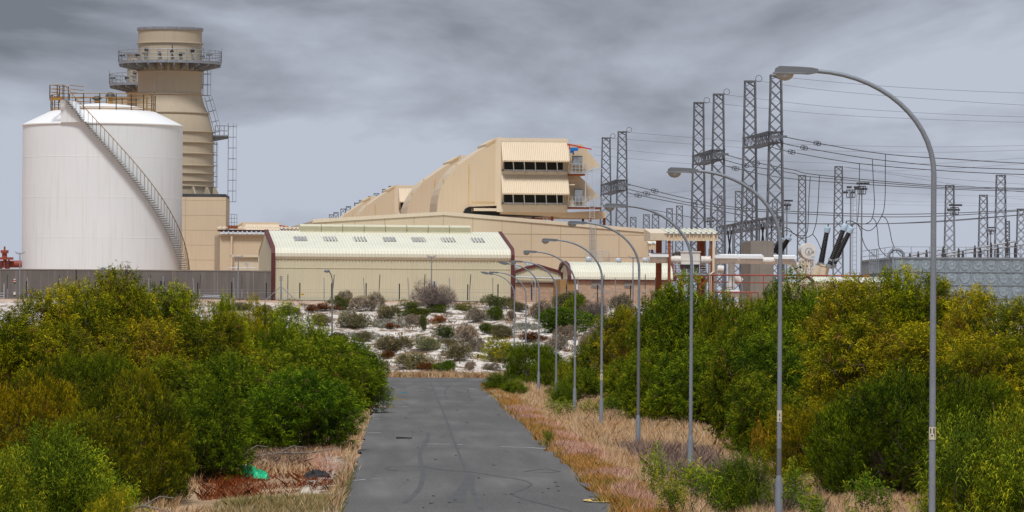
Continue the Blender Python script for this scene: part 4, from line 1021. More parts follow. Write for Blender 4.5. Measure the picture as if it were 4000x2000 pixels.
c = P(*z6(1812, 905), 500.6)-oB; d_ = Vector((1,0,-1.6)).normalized()
MB().tube([P(*z6(1842,886),500.6)-oB, P(*z6(1856,910),500.6)-oB], rp*1.09, 20).build('black_sleeve', M['black'], pB, True)
c1 = P(*z6(1178, 840), 500.6)-oB; c2_ = P(*z6(1178, 1105), 500.6)-oB
bp_ = MB().tube([c1, c2_], rp*.95, 20).build('branch_pipe', M['white_pipe'], pB, True)
for y in (912, 1060, 1075): c = P(*z6(1178, y), 500.6)-oB; MB().tube([c-Vector((0,0,.08)), c+Vector((0,0,.08))], rp*1.08, 20).build('flange', M['white_pipe'], bp_, True)
MB().tube([P(*z6(1178,1100),500.6)-oB, P(*z6(1178,1118),500.6)-oB], rp*.8, 16).build('collar', M['dark_steel'], bp_, True)
def sheet(xa, xb, y0, y1, lab, D=500.0):
    a = P(*z6(xa, y1), D); b = P(*z6(xb, y0), D); o = Vector((a.x, D, GZ)); q = MB(); n = max(1, int((xb-xa)/225))
    for k in range(n): x0 = (b.x-a.x)*k/n; q.prismx([(-.9, a.z-GZ), (-.9, a.z-GZ+.08), (1.6, b.z-GZ+.15), (1.6, b.z-GZ+.05)], x0+.02, (b.x-a.x)*(k+1)/n-.05); q.box(x0+.02, (b.x-a.x)*(k+1)/n-.05, -.92, -.88, a.z-GZ-.0, b.z-GZ+.0)
    ob = q.build('pipe_cover', M['white'], None); ob.location = o; tag(ob, lab, 'cover')
sheet(350, 545, 757, 783, 'flat white cover above the pipe left of the filter unit')
sheet(1005, 1500, 768, 797, 'flat white sectional cover above the pipe right of the filter unit')
sheet(1608, 1835, 775, 803, 'flat white cover above the pipe right of the concrete blast wall')
tk, ot = pipe('horizontal_vessel', 'small horizontal white vessel at the foot of the vertical branch pipe', [(1112,1160),(1255,1160)], 13*500/F/2.576*2, M['white_pipe'], 499, [(1150,1160,1,0,1.1),(1215,1160,1,0,1.1)], 'vessel')
q = MB(); a = P(*z6(1115,1132),499)-ot; b = P(*z6(1255,1112),499)-ot; q.box(a.x, b.x, -.6, .6, a.z, b.z); q.build('top_box', M['white'], tk)
# concrete blast walls
def cwall(xa, xb, yt, lab, D, th, left=0):
    a = P(*z6(xa, yt), D); b = P(*z6(xb, yt), D); o = (a.x, D, GZ); t = thing('blast_wall', lab, 'wall', o, group='concrete blast walls')
    MB().box(0, b.x-a.x, 0, th, -2.5, a.z-GZ).build('wall_panel', M['concrete'], t); return t, a
bw, a0 = cwall(1372, 1604, 618, 'tall grey concrete blast wall standing in front of the tallest gantry', 510, 14)
bw2, a2 = cwall(1003, 1035, 690, 'narrow edge of a concrete blast wall right of the brown legged canopy', 530, 10)
# red pipe run
def rpipe(ptsz, r, lab, D, sup=()):
    W = [P(*z6(x, y), D) for x, y in ptsz]; o = Vector((W[0].x, D, GZ)); t = thing('red_pipe', lab, 'pipe', tuple(o), group='red fire water pipes')
    MB().tube([p-o for p in W], r, 8).build('pipe', M['pipe_red'], t, True)
    for x, y in sup: v = P(*z6(x, y), D)-o; MB().bar((v.x, 0, -2.5), v, .09).build('stanchion', M['pipe_red'], t)
rpipe([(958,965),(1640,967),(2320,972),(2600,974)], .085, 'long red pipe running right from the canopy foot across the concrete wall', 494, ((965,965),(1500,967)))
rpipe([(1010,1137),(1450,1140),(1450,1250)], .08, 'low red pipe under the vertical branch pipe, in front of the concrete wall', 492, ((1365,1140),(1380,1140),(1445,1140)))
rpipe([(690,1030),(1100,1035),(1640,1045)], .06, 'thin red pipe under the brown canopy deck', 508)
rpipe([(1640,990),(1900,998),(2100,1002)], .07, 'short red pipe at the transformer foot', 497)
# transformer bits
def bushing(p0, p1, D, lab):
    a = P(*z6(*p0), D); b = P(*z6(*p1), D); o = Vector((a.x, D, GZ)); t = thing('transformer_bushing', lab, 'bushing', tuple(o), group='black tilted transformer bushings'); a = a-o; b = b-o
    d = (b-a); L = d.length; d.normalize(); pts = []; rs = []; n = 44; r = 31*D/F/2.576
    for k in range(n+1): pts.append(a+d*(L*.84)*k/n); rs.append(r*(1.0-.22*k/n)*(1.07 if k % 2 else .88))
    MB().tube(pts, rs, 14).build('insulator', M['black'], t, True)
    MB().tube([a+d*L*.835, a+d*L*.85, a+d*L*.97, b], [r*.95, r*1.0, r*1.0, r*.7], 16).build('cap', M['blue_cap'], t, True)
    MB().tube([b, b+d*.35], .07, 6).build('terminal', M['dark_steel'], t)
    MB().tube([a-d*.25, a+d*.1], r*1.25, 14).build('collar', M['galv'], t, True); return t
bushing((2078,850),(2148,478), 520, 'leftmost of the three tall black bushings, standing most upright with a light blue cap')
bushing((2165,870),(2328,448), 518, 'middle tall black bushing with a light blue cap, tilted right')
bushing((2200,858),(2390,480), 530, 'rightmost tall black bushing with a light blue cap, most tilted')
bushing((1640,770),(1765,580), 545, 'short black bushing with a light blue cap beside the concrete blast wall')
bushing((1580,790),(1690,590), 552, 'black bushing mostly hidden behind the concrete blast wall')
D = 515; W = P(*z6(1955, 722), D); o = Vector((W.x, D, GZ)); ct = thing('conservator_tank', 'round white oil conservator drum on a cream lattice stand left of the black bushings', 'tank', tuple(o)); z = W.z-GZ; r = 80*D/F/2.576
MB().lathe([(0, -.02), (r*.98, 0), (r, .06), (r, 4.0), (0, 4.0)], n=40).build('drum', M['white_pipe'], ct, True)
dr = ct.children[0] if ct.children else bpy.data.objects['drum']
bpy.data.objects['drum'].data.transform(Matrix.Translation((0,0,z)) @ Matrix.Rotation(R(-90), 4, 'X') @ Matrix.Rotation(0, 4, 'Z'))
q = MB()
for k in range(16): a = 2*math.pi*k/16; q.box(r*.42*math.cos(a)-.04, r*.42*math.cos(a)+.04, -.08, 0, z+r*.42*math.sin(a)-.04, z+r*.42*math.sin(a)+.04)
q.tube([(0,-.15,z),(0,0,z)], r*.12, 12); q.bar((.3,-.2,z-.65),(r*.75,-.2,z-.68), .14); q.tube([(r*.55,-.12,z),(r*.55,0,z)], .1, 8); q.build('dial_gauge', M['galv_light'], ct)
q = MB(); zb_ = P(*z6(1,800), D).z-GZ; zc = P(*z6(1,985), D).z-GZ
xs_ = [P(*z6(x,1), D).x-W.x for x in (1885, 1925, 1960, 2005)]
for x in xs_: q.bar((x, .3, zc), (x, .3, zb_), .13); q.bar((x, 3.0, zc), (x, 3, zb_), .13)
for a_, b_ in zip(xs_[:-1], xs_[1:]):
    q.bar((a_, .25, zc), (b_, .25, zb_), .09); q.bar((a_, .25, zb_), (b_, .25, (zc+zb_)/2), .09); q.bar((a_, .25, (zc+zb_)/2), (b_, .25, (zc+zb_)/2), .09)
q.bar((xs_[0]-.2, .25, zb_), (xs_[-1]+.2, .25, zb_), .14); q.build('stand', M['beige_light'], ct)
for k, (xa, xb, ya, yb_, dd, rr_) in enumerate(((2112,2150,870,985,519,48),(2060,2080,855,985,522,44))):
    a = P(*z6(xa+10, ya+0), dd); b = P(*z6(xb-60, yb_+20), dd); o = Vector((a.x, dd, GZ)); rr2 = rr_*dd/F/2.576
    t = thing('bushing_turret', ('right hand','left hand')[k]+' beige cylindrical turret carrying the black bushings', 'turret', tuple(o)); u = (a-b).normalized()
    MB().tube([b-o-Vector((0,0,3)), b-o, a-o], [rr2, rr2, rr2], 24).build('turret', M['beige_light'], t, True)
    MB().tube([a-o-u*.12, a-o+u*.05], rr2*1.12, 24).build('flange', M['beige_light'], t, True)
tr = thing('transformer', 'large beige transformer body glimpsed behind the red pipes and green bushes', 'transformer', base(*z6(1960, 1000), 521))
MB().box(-4.5, 7, 0, 5, -2.5, P(*z6(1,985),521).z-GZ-.4).build('body', M['beige'], tr)
q = MB()
for k in range(14): q.box(-4.3+k*.8, -4.0+k*.8, -.35, 0, -2.0, P(*z6(1,1000),521).z-GZ-.5)
q.build('radiator_fin', M['beige_light'], tr)
# clutter of pipes and supports under the pipe bridge
for i, (x, y, h, mt, l) in enumerate(((1065,905,60,'white_pipe','short white pipe stub behind the vertical branch pipe'),(1240,985,45,'white_pipe','white angled pipe elbow right of the vertical branch pipe'))):
    a = P(*z6(x-28, y), 512); b = P(*z6(x+34, y+(50 if i else 4)), 512); o = Vector((a.x, 512, GZ)); ob = MB().tube([a-o, b-o], .42, 16).build('pipe_stub', M[mt], None, True); ob.location = o; tag(ob, l, 'pipe')
q = MB(); rq = random.Random(8); o = Vector(base(*z6(1300, 1000), 514))
for k in range(26):
    x = rq.uniform(-9, 3.5); z = rq.uniform(-1.5, 1.6); l_ = rq.uniform(.4, 1.6)
    if rq.random() < .5: q.bar((x, rq.uniform(-1, 2), z), (x+l_, rq.uniform(-1, 2), z), .1)
    else: q.bar((x, rq.uniform(-1, 2), z), (x+rq.uniform(-.3,.3), 0, z+l_), .1)
ob = q.build('pipe_rack', M['galv'], None); ob.location = o; tag(ob, 'tangle of grey steel supports and conduits below the thick white pipe', 'pipe rack')
q = MB()
for k in range(9): x = -8.5+k*1.5; q.bar((x, 0, -2.5), (x, 0, -.2+.5*(k % 3)), .12); q.bar((x, 0, -.6), (x+.9, 0, 0), .08)
ob = q.build('support_frame', M['beige_light'], None); ob.location = o+Vector((.6, 3, 0)); tag(ob, 'cream steel frame legs in the background under the pipe bridge', 'frame')
# small cream roofed hut near the water tank
D = 470; f3 = Fr(base(*z6(2000, 1000), D), R(4)); h3 = lambda x, y, yl=0: f3.h(*z6(x, y), yl); hu = thing('cream_hut', 'low hut roof with maroon verge peeping over the bushes left of the water tank', 'hut', tuple(f3.o), R(4))
a = h3(1975, 985, 3); b = h3(2030, 1032); e = h3(2330, 985, 3)
MB().ribbed([(3, a[1]), (0, b[1])], h3(2005,1)[0], e[0]+4, .3, .06).build('roof', M['cream_roof'], hu)
MB().box(h3(2010,1)[0], e[0]+4, .1, 5, -2.5, b[1]-.1).build('wall', M['brick'], hu)
q = MB(); q.bar((h3(2005,1)[0], 3, a[1]), (h3(2010,1)[0], -.1, b[1]), .16, .28); q.bar((h3(1998,1)[0], 3, a[1]), (h3(1990,1)[0]-.8, 6, b[1]-.3), .16, .28); q.build('verge_trim', M['maroon'], hu)
MB().prism([(h3(2008,1)[0]-1.4, b[1]-.2), (h3(2008,1)[0], b[1]-.2), (h3(2008,1)[0]-.2, a[1]-.1)], 2.6, 2.9).build('gable', M['beige_light'], hu)
# ================================================================ panelled water tank
D = 470; f4 = Fr(P(*z7(836, 1092), D)-Vector((0,0,0)), 0); o = f4.o; pitch = 110/2.147*D/F; nrow = 4; ncol = 12; zb_ = -nrow*pitch
wt = thing('water_tank', 'big grey panelled sectional water tank behind the bushes at the right edge', 'tank', (o.x, D, o.z+zb_)); Hh = -zb_
def panel(mb, c, u, v, n_, s_):      # one pressed panel with a raised ring
    c, u, v, n_ = map(Vector, (c, u, v, n_)); nseg = 20
    for r0, r1, h0, h1 in ((.40,.36,0,.05),(.36,.16,.05,.03),(.16,.0,.03,.07)):
        b = len(mb.v)
        for k in range(nseg):
            a = 2*math.pi*k/nseg; w_ = u*math.cos(a)+v*math.sin(a)
            mb.v.append(tuple(c+w_*r0*s_+n_*h0)); mb.v.append(tuple(c+w_*r1*s_+n_*h1))
        for k in range(nseg): j = (k+1) % nseg; mb.f.append((b+2*k, b+2*j, b+2*j+1, b+2*k+1))
lx = P(*z7(578, 1100), D+34)-o; ld = Vector((lx.x, lx.y, 0)); llen = ld.length; ldn = ld.normalized(); nL = int(llen/pitch)
MB().add([(0,0,0),(ncol*pitch,0,0),(ncol*pitch,0,Hh),(0,0,Hh),(lx.x,lx.y,0),(lx.x,lx.y,Hh),(ncol*pitch,llen,0),(ncol*pitch,llen,Hh)],
   [(0,1,2,3),(4,0,3,5),(1,6,7,2),(3,2,7,5),(6,4,5,7)]).box(-.2, ncol*pitch, -.2, llen*.9, -6, -.02).build('shell', M['panel'], wt)
for i in range(ncol):
    for j in range(nrow):
        q = MB(); cx = (i+.5)*pitch; cz_ = Hh-(j+.5)*pitch; panel(q, (cx, -.003, cz_), (1,0,0), (0,0,1), (0,-1,0), pitch)
        q.bar((cx-.14*pitch, -.06, cz_), (cx+.14*pitch, -.06, cz_), .03); q.build('wall_panel', M['panel'], wt, True)
q = MB()
for i in range(ncol+1): q.box(i*pitch-.035, i*pitch+.035, -.09, -.001, 0, Hh)
for j in range(nrow+1): q.box(0, ncol*pitch, -.10, -.002, j*pitch-.04, j*pitch+.04)
for k in range(nL*2+1):
    c = ldn*(k*llen/(nL*2)); q.bar((c.x-.05, c.y, 0), (c.x-.05, c.y, Hh), .12 if k % 2 == 0 else .06)
for j in range(nrow+1): q.bar((-.05, 0, j*pitch), (lx.x-.05, lx.y, j*pitch), .1)
q.box(-.05, ncol*pitch, -.14, .05, Hh, Hh+.14); q.bar((0,0,Hh+.07), (lx.x, lx.y, Hh+.07), .16)
q.build('panel_flange', M['galv'], wt)
q = MB()
for i in range(0, ncol+1):
    if i % 1 == 0: q.bar((i*pitch*1.4, .4, Hh), (i*pitch*1.4, .4, Hh+1.15), .055)
for z in (.55, 1.15): q.bar((0, .4, Hh+z), (ncol*pitch, .4, Hh+z), .05); q.bar((0, .4, Hh+z), (lx.x, lx.y, Hh+z), .05)
for k in range(5): c = ldn*llen*k/4; q.bar((c.x, c.y+.4, Hh), (c.x, c.y+.4, Hh+1.15), .055)
q.build('handrail', M['galv'], wt)
q = MB(); c = P(*z7(680, 1100), 470)-o; 
xa = P(*z7(640,1),472).x-o.x; xb = P(*z7(715,1),472).x-o.x; zt_ = Hh+P(*z7(1,1015),472).z-o.z
for x in np.linspace(xa, xb, 5): q.bar((x, 1.5, Hh-1.5), (x, 1.5, zt_), .06)
for z in np.arange(Hh-1.5, zt_, .35): q.bar((xa, 1.5, z), (xa+.5, 1.5, z), .045)
for z in (zt_-.05, zt_-.7, zt_-1.3): q.bar((xa, 1.5, z), (xb, 1.5, z), .05)
q.build('ladder_cage', M['galv'], wt)
q = MB(); x = P(*z7(873,1),470).x-o.x; q.tube([(x-.75,.8,Hh-.1),(x-.72,.8,Hh+.45),(x-.4,.8,Hh+.8),(x,.8,Hh+.92),(x+.4,.8,Hh+.8),(x+.72,.8,Hh+.45),(x+.75,.8,Hh-.1)], .17, 10)
q.build('gooseneck_vent', M['galv'], wt, True)
# tubular busbars on posts rising to the right above the tank
for i, (a, b, lab) in enumerate((((1180,1068),(1860,950),'upper'),((1200,1085),(1932,975),'lower'),((940,1080),(1290,1010),'leftmost'))):
    W0 = P(*z7(*a), 620); W1 = P(*z7(*b), 620); o2 = Vector((W0.x, 620, GZ)); t = thing('busbar', lab+' tubular grey busbar on insulator posts above the water tank', 'busbar', tuple(o2), group='tubular busbars above the water tank')
    MB().tube([W0-o2, W1-o2], .12, 8).build('tube', M['galv'], t)
    for k in range(5):
        c = W0-o2+(W1-W0)*(k+.5)/5; MB().tube([c-Vector((0,0,1.6)), c-Vector((0,0,.8)), c+Vector((0,0,.1)), c+Vector((0,0,.4))], [.17,.2,.16,.06], 8).build('post_insulator', M['dark_steel'], t)
        MB().bar((c.x, c.y, 0), c-Vector((0,0,1.6)), .18).build('support_post', M['galv'], t)
# ================================================================ fence
def fence(D0, lab, xs_post, base_y, h_px, D, lean, rows, seg=None):
    o = Vector((P(xs_post[0], 1150, D).x, D, 0)); o.z = ground(o.x, D)
    t = thing('security_fence', lab, 'fence', tuple(o)); s = D/F; zs_ = []
    for k, px in enumerate(xs_post):
        x = P(px, 1150, D).x; gz_ = ground(x, D); top = P(px, h_px, D).z; d = lean[k % len(lean)]
        q = MB().tube([(x-o.x, 0, gz_-.3-o.z), (x-o.x, 0, top-1.5-o.z)], .05, 6).build('post', M['galv'], t)
        MB().bar((x-o.x, 0, top-1.55-o.z), (x-o.x+d, 0, top-o.z), .085).build('cranked_arm', M['dark_steel'] if D0 else M['galv'], q)
        zs_.append(top-o.z)
    q = MB(); xa = P(xs_post[0], 1150, D).x-o.x; xb = P(xs_post[-1], 1150, D).x-o.x
    for z in rows: q.bar((xa, 0, zs_[0]-z), (xb, 0, zs_[-1]-z), .014)
    if D0:
        k = xa
        while k < xb: q.bar((k, 0, zs_[0]-3.9), (k, 0, zs_[0]-1.7), .008); k += .33
    q.build('fence_wire', M['galv'], t); return t
px_out = [29,221,403,587,780,945,1124,1300,1481,1657,1835,2012,2210,2356,2520,2690,2860]
fence(1, 'front security fence with dark cranked post tops running past the grey wall and warehouse', [p for p in px_out], 1175, 1072, 500, [0,.32,.0,.02,.06,.0,0,.14,.07,.08,.1,.0,.3,.1,.0,.0], (1.62,1.9,2.4,2.9,3.4,3.9))
fence(0, 'second thinner security fence with grey cranked post tops just behind the front one', [-20,110,244,420,581,757,915,1100,1266,1423,1597,1757,1925,2080,2260,2405,2560,2740,2900], 1170, 1085, 508, [-.02,-.1,-.12,-.06], (1.6,2.2,2.8,3.4))
ORD = 'first second third fourth fifth sixth seventh eighth ninth tenth eleventh twelfth thirteenth fourteenth fifteenth sixteenth seventeenth eighteenth nineteenth twentieth'.split()
rods = [103,231,371,520,637,772,905,1040,1171,1295,1430,1560,1676,1827,1945,2076,2213,2334,2463,2600]
for k, px in enumerate(rods):
    x = P(px, 1150, 503).x; gz_ = ground(x, 503); zt_ = P(px, 1098, 503).z-gz_
    if k == 0:
        q = MB(); q.bar((0,0,-.2),(0,0,zt_), .045); n = 20
        rod0 = q.build('rod', M['galv'], None); 
        root = thing('electric_fence_rod', '', 'fence rod', (x, 503, gz_), group='thin electric fence rods with black insulators between the two fences'); rod0.parent = root
        q = MB()
        for i in range(n): z = zt_*(.15+.83*i/(n-1)); q.box(-.06,.06,-.06,.06,z-.045,z+.045)
        q.build('insulator', M['black'], root); proto = root
    else:
        root = copy_tree(proto); root.location = (x, 503, gz_)
    root['label'] = ORD[k]+' from the left of the thin dark electric fence rods between the two fences'
# bracing strut post, thick black post, triple insulator post
def strutpost(px, D, lab):
    x = P(px, 1150, D).x; g_ = ground(x, D); t = thing('corner_post', lab, 'fence post', (x, D, g_), group='braced fence corner posts'); top = P(px, 1078, D).z-g_
    MB().tube([(0,0,-.2),(0,0,top)], .075, 8).build('post', M['galv'], t)
    for s in (-1, 1): MB().bar((0,0,top*.58), (s*1.75,0,-.1), .075).build('brace', M['galv'], t)
    for z in (.97,.9,.83): MB().bar((-.2,0,top*z), (.2,0,top*z), .04).build('cross_arm', M['dark_steel'], t)
strutpost(1097, 499, 'braced fence corner post just left in front of the warehouse front')
strutpost(2352, 499, 'braced fence corner post in front of the long brick building')
strutpost(637, 499, 'braced fence corner post in front of the grey wall, above the left bushes')
q = MB(); x = P(297,1150,505).x; g_ = ground(x,505); zt_ = P(297,1054,505).z-g_; q.bar((0,0,-.3),(0,0,zt_), .13); ob = q.build('black_post', M['black'], None); ob.location = (x,505,g_); tag(ob, 'thick black upright post against the grey wall below the white tank', 'post')
for k, px in enumerate((634, 1697)):
    x = P(px,1150,504).x; g_ = ground(x,504); zt_ = P(px,1100,504).z-g_; t = thing('insulator_post', 'stout grey post stacked with insulators '+('against the grey wall' if k == 0 else 'in front of the warehouse beside the big twiggy shrub'), 'fence post', (x,504,g_))
    MB().bar((0,0,-.3),(0,0,zt_), .14).build('post', M['galv'], t); q = MB()
    for i in range(14): z = zt_*(.2+.8*i/13); q.box(-.26,.26,-.07,.07,z-.05,z+.05)
    q.build('insulator', M['galv_light'] if k else M['black'], t)
for k, (px, py) in enumerate(((117,1139),(1182,1150))):
    p = P(px, py, 499.8); t = thing('warning_sign', 'small yellow warning sign on the fence '+('in front of the grey wall' if k == 0 else 'in front of the warehouse'), 'sign', tuple(p), group='small yellow fence warning signs')
    MB().box(-.16,.16,-.01,.01,-.1,.1).build('plate', M['yellow'], t)
    MB().box(-.11,-.02,-.016,-.0105,-.03,.04).box(.02,.11,-.016,-.0105,-.03,.04).box(-.05,.05,-.016,-.0105,-.07,-.04).build('mark', M['black'], t)
# left edge gate frame and pipe loop
q = MB(); p = P(8, 1180, 497); g_ = ground(p.x, 497)
for x in (-1.2, .2): q.bar((x,0,0),(x,0,1.6 if x > 0 else .7), .07)
for z in (.1,.35,.6): q.bar((-1.2,0,z),(.2,0,z), .06)
ob = q.build('metal_gate', M['galv_light'], None); ob.location = (p.x, 497, g_); tag(ob, 'short pale metal gate frame at the left edge below the grey wall', 'gate')
q = MB(); p = P(790, 1166, 501); g_ = ground(p.x, 501); w_ = 2.6
q.tube([(-.2,0,.55),(w_-.3,0,.5),(w_,0,.3),(w_,0,-.1)], .04, 6); q.tube([(-.2,0,.4),(w_-.4,0,.35),(w_-.15,0,.2),(w_-.15,0,-.1)], .04, 6)
ob = q.build('conduit', M['galv'], None); ob.location = (p.x, 501, g_); tag(ob, 'pair of thin grey conduits low on the grey wall behind the bushes', 'conduit')
p = P(891, 1170, 500.6); ob = MB().box(-.16,.16,-.1,.1,-.25,.2).build('meter_box', M['stone'], None); ob.location = p; tag(ob, 'small pale box on the ground by the grey wall and conduits', 'box')
# ================================================================ twin head light posts
def twinlight(px, pyt, D, lab, first=None, sc=1):
    p = P(px, pyt, D); gz_ = ground(p.x, D)
    if first: t = copy_tree(first); t.location = (p.x, D, gz_); t.scale = (1,1,(p.z-gz_)/first['hh']); t['label'] = lab; return t
    H = p.z-gz_; t = thing('twin_light_post', lab, 'light post', (p.x, D, gz_), group='slim posts with two small floodlights'); t['hh'] = H
    MB().tube([(0,0,-.3),(0,0,H*.5),(0,0,H)], [.085,.07,.05], 8).build('pole', M['pole'], t, True)
    for s in (-1, 1):
        h = MB().add([(s*.12,-.25,H-.02),(s*.55,-.25,H+.14),(s*.55,.25,H+.14),(s*.12,.25,H-.02),(s*.16,-.2,H-.18),(s*.42,-.2,H-.10),(s*.42,.2,H-.10),(s*.16,.2,H-.18)],
            [(0,1,2,3),(4,7,6,5),(0,4,5,1),(1,5,6,2),(2,6,7,3),(3,7,4,0)]).build('floodlight', M['galv_light'], t)
        MB().bar((0,0,H-.15),(s*.3,0,H-.05), .05).build('bracket', M['dark_steel'], h)
    return t
t0 = twinlight(78, 987, 498, 'twin floodlight post at far left, in front of the grey wall and red pipe')
for px, py, D_, l in ((931,1001,502,'twin floodlight post in front of the beige service building, left of the warehouse'),(1686,1001,512,'twin floodlight post in front of the warehouse front, above the twiggy shrub'),
  (2473,1004,510,'twin floodlight post in front of the long brick building'),(3255,1013,480,'twin floodlight post beside the black bushings')): twinlight(px, py, D_, l, t0)
# small camera on pole near cabin
p = P(*z3(140,718), 545); q = MB(); q.bar((0,0,-3),(0,0,0), .06); q.box(-.28,.2,-.15,.15,0,.2); ob = q.build('security_camera', M['galv_light'], None); ob.location = p; tag(ob, 'small camera on a short post in front of the beige cabin', 'camera')
# ================================================================ street lamps
def street_lamp(H, kind, lab, loc, rz=0.0, bandz=None, dark=None, H0=None):
    t = thing('street_lamp', lab, 'street lamp', loc, rz, 'curved grey street lamps along the right side of the road')
    R1 = 2.25; hv = 1.85; pts = [(0,0,-.5),(0,0,.0),(0,0,1.25)]; rs = [.098,.098,.098]
    MB().tube(pts+[(0,0,1.42)], rs+[.062], 12).build('base_sleeve', M['pole'], t, True)
    z0 = H-hv; pts = [(0,0,1.3),(0,0,z0*.6),(0,0,z0)]; rs = [.062,.056,.050]
    for k in range(1, 15):
        a = (math.pi/2)*k/14*.965; pts.append((-R1*(1-math.cos(a)), 0, z0+hv*math.sin(a))); rs.append(.050-.012*k/14)
    e = Vector(pts[-1]); MB().tube(pts, rs, 12).build('pole', M['pole'], t, True)
    if dark: MB().tube([(0,0,dark[0]),(0,0,dark[1])], [.0645,.063], 12).build('pole_coating', M['pole_dark'], t, True)
    if bandz:
        for z in bandz: MB().tube([(0,0,z),(0,0,z+.05)], .066, 12).build('band', M['sticker'], t, True)
    x = e.x; z = e.z
    if kind == 'bowl':
        prof = [(.02,.035),(-.10,.06),(-.35,.075),(-.68,.085),(-.74,.05),(-.76,-.03),(-.30,-.05),(-.14,-.06),(.02,-.03)]
        h = MB().prism([(x+a, z+b) for a, b in prof], -.11, .11).build('lamp_head', M['lamp_grey'], t)
        MB().box(x-.785, x-.2, -.125, .125, z-.052, z-.028).build('lamp_rim', M['galv'], h)
        b = MB(); n = 10; m = 16; B0 = []
        for j in range(5):
            f = j/4*math.pi/2
            for k in range(m): a = 2*math.pi*k/m; B0.append((x-.58+.17*math.cos(a)*math.cos(f), .115*math.sin(a)*math.cos(f), z-.05-.13*math.sin(f)))
        b.v = B0
        for j in range(4):
            for k in range(m): b.f.append((j*m+k, j*m+(k+1)%m, (j+1)*m+(k+1)%m, (j+1)*m+k))
        b.build('lamp_bowl', M['bulb'], h, True)
    else:
        u = Vector((-math.cos(R(10)), 0, math.sin(R(10)))); v = Vector((u.z, 0, -u.x)); q = MB(); b0 = len(q.v)
        prof = [(-.02,.03),(.10,.075),(.45,.10),(.78,.05),(.80,.01),(.45,-.07),(.12,-.07),(-.02,-.03)]
        q.prism([((e+u*a+v*b).x, (e+u*a+v*b).z) for a, b in prof], -.13, .13); h = q.build('lamp_head', M['lamp_grey'], t)
        q = MB(); q.prism([((e+u*a+v*b).x, (e+u*a+v*b).z) for a, b in [(.14,-.075),(.76,-.012),(.72,-.055),(.45,-.115),(.16,-.11)]], -.10, .10); q.build('lamp_lens', M['bulb'], h)
    return t
names = ['nearest and tallest curved street lamp, at the far right, with a cream sticker marked H','second nearest curved street lamp with a dark lower pole and a torn yellow sticker','third nearest curved street lamp, standing behind leafy saplings in the dry grass',
 'fourth nearest curved street lamp, its pole dark brown above the base sleeve','fifth nearest curved street lamp with a pale torn sticker at mid pole','sixth nearest curved street lamp with one white band on its pole',
 'seventh nearest curved street lamp, in front of the arched gable shed','eighth nearest curved street lamp, with a slim flat head tipped upwards','ninth nearest curved street lamp, its head over the warehouse right end','farthest curved street lamp, with the slim flat head lowest of all']
xsd = [2348,1963,1740,1608,1515,1448,1401,1357,1324,1295]; tops = [168,422,512,556,600,630,655,661,683,686]
for i in range(10):
    D_ = 85+35*i; x = P(xsd[i]*K, 1000, D_).x; zt_ = P(xsd[i]*K-60, tops[i]*K, D_).z; gz_ = ground(x, D_) if i < 9 else -.1; gz_ = max(gz_, -.4)
    t = street_lamp(zt_-gz_-.09, 'flat' if i in (7, 9) else 'bowl', names[i], (x, D_, gz_), 0,
        bandz={5:(3.1,),4:(2.7,)}.get(i), dark={1:(1.42,2.1),3:(1.45,5.2),6:None}.get(i))
    if i == 0:
        zc = P(2348*K, 1090*K, D_).z-gz_
        q = MB(); n = 10
        for k in range(n+1):
            a = -1.35+2.7*k/n; q.v += [(.066*math.sin(a), -.066*math.cos(a), zc-.115), (.066*math.sin(a), -.066*math.cos(a), zc+.115)]
        q.f = [(2*k, 2*k+2, 2*k+3, 2*k+1) for k in range(n)]; s_ = q.build('sticker', M['sticker'], t)
        q = MB(); q.box(-.045,-.028,-.0675,-.0665+.0,zc-.0,zc+.09); q.box(.008,.025,-.071,-.069,zc-.0,zc+.09); q.box(-.045,.025,-.073,-.0705,zc+.035,zc+.055)
        q.box(-.045,.04,-.073,-.0705,zc-.078,zc-.066); q.box(.033,.041,-.071,-.069,zc-.078,zc+.1); q.box(-.03,.0,-.073,-.0705,zc-.05,zc-.03); q.build('sticker_letter', M['black'], s_)
        for v_ in bpy.data.objects['sticker_letter'].data.vertices: v_.co.y = -math.sqrt(max(0, .0675**2-v_.co.x**2))-(.002 if v_.co.y > -.0705 else .004)
    if i in (1, 4):
        zc = P(xsd[i]*K, (1046 if i == 1 else 948)*K, D_).z-gz_
        q = MB(); n = 10
        for k in range(n+1):
            a = -1.3+2.6*k/n; q.v += [(.067*math.sin(a), -.067*math.cos(a), zc-.16), (.067*math.sin(a), -.067*math.cos(a), zc+.14)]
        q.f = [(2*k, 2*k+2, 2*k+3, 2*k+1) for k in range(n)]; s_ = q.build('sticker', M['sticker'], t)
        MB().box(-.01,.012,-.070,-.0675,zc-.02,zc+.06).box(-.01,.012,-.070,-.0675,zc-.12,zc-.06).build('sticker_mark', M['char'], s_)
# single dark lamps on the dune and behind canopy
def curvelamp(px, pyt, D_, lab, gz_):
    p = P(px, pyt, D_); H = p.z-gz_; t = thing('curved_lamp', lab, 'lamp post', (p.x+.38, D_, gz_))
    pts = [(0,0,-.4),(0,0,H-1.4),(0,0,H-1.0)]+[(-.38*(1-math.cos(a)), -.25*(1-math.cos(a)), H-1.0+.95*math.sin(a)) for a in np.linspace(.2,1.57,7)]
    MB().tube(pts, [.075]+[.06]+[.045]*(len(pts)-2), 8).build('pole', M['pole_dark'], t, True); e = pts[-1]
    MB().lathe([(0,e[2]-.12),(.2,e[2]-.08),(.27,e[2]+.02),(.2,e[2]+.14),(0,e[2]+.16)], e[0]-.08, e[1], 14).build('lamp_head', M['lamp_grey'], t, True)
p = P(1281, 1058, 405); curvelamp(1281, 1058, 405, 'short dark lamp post with a round head, on the sand left of the road end', ground(p.x, 405))
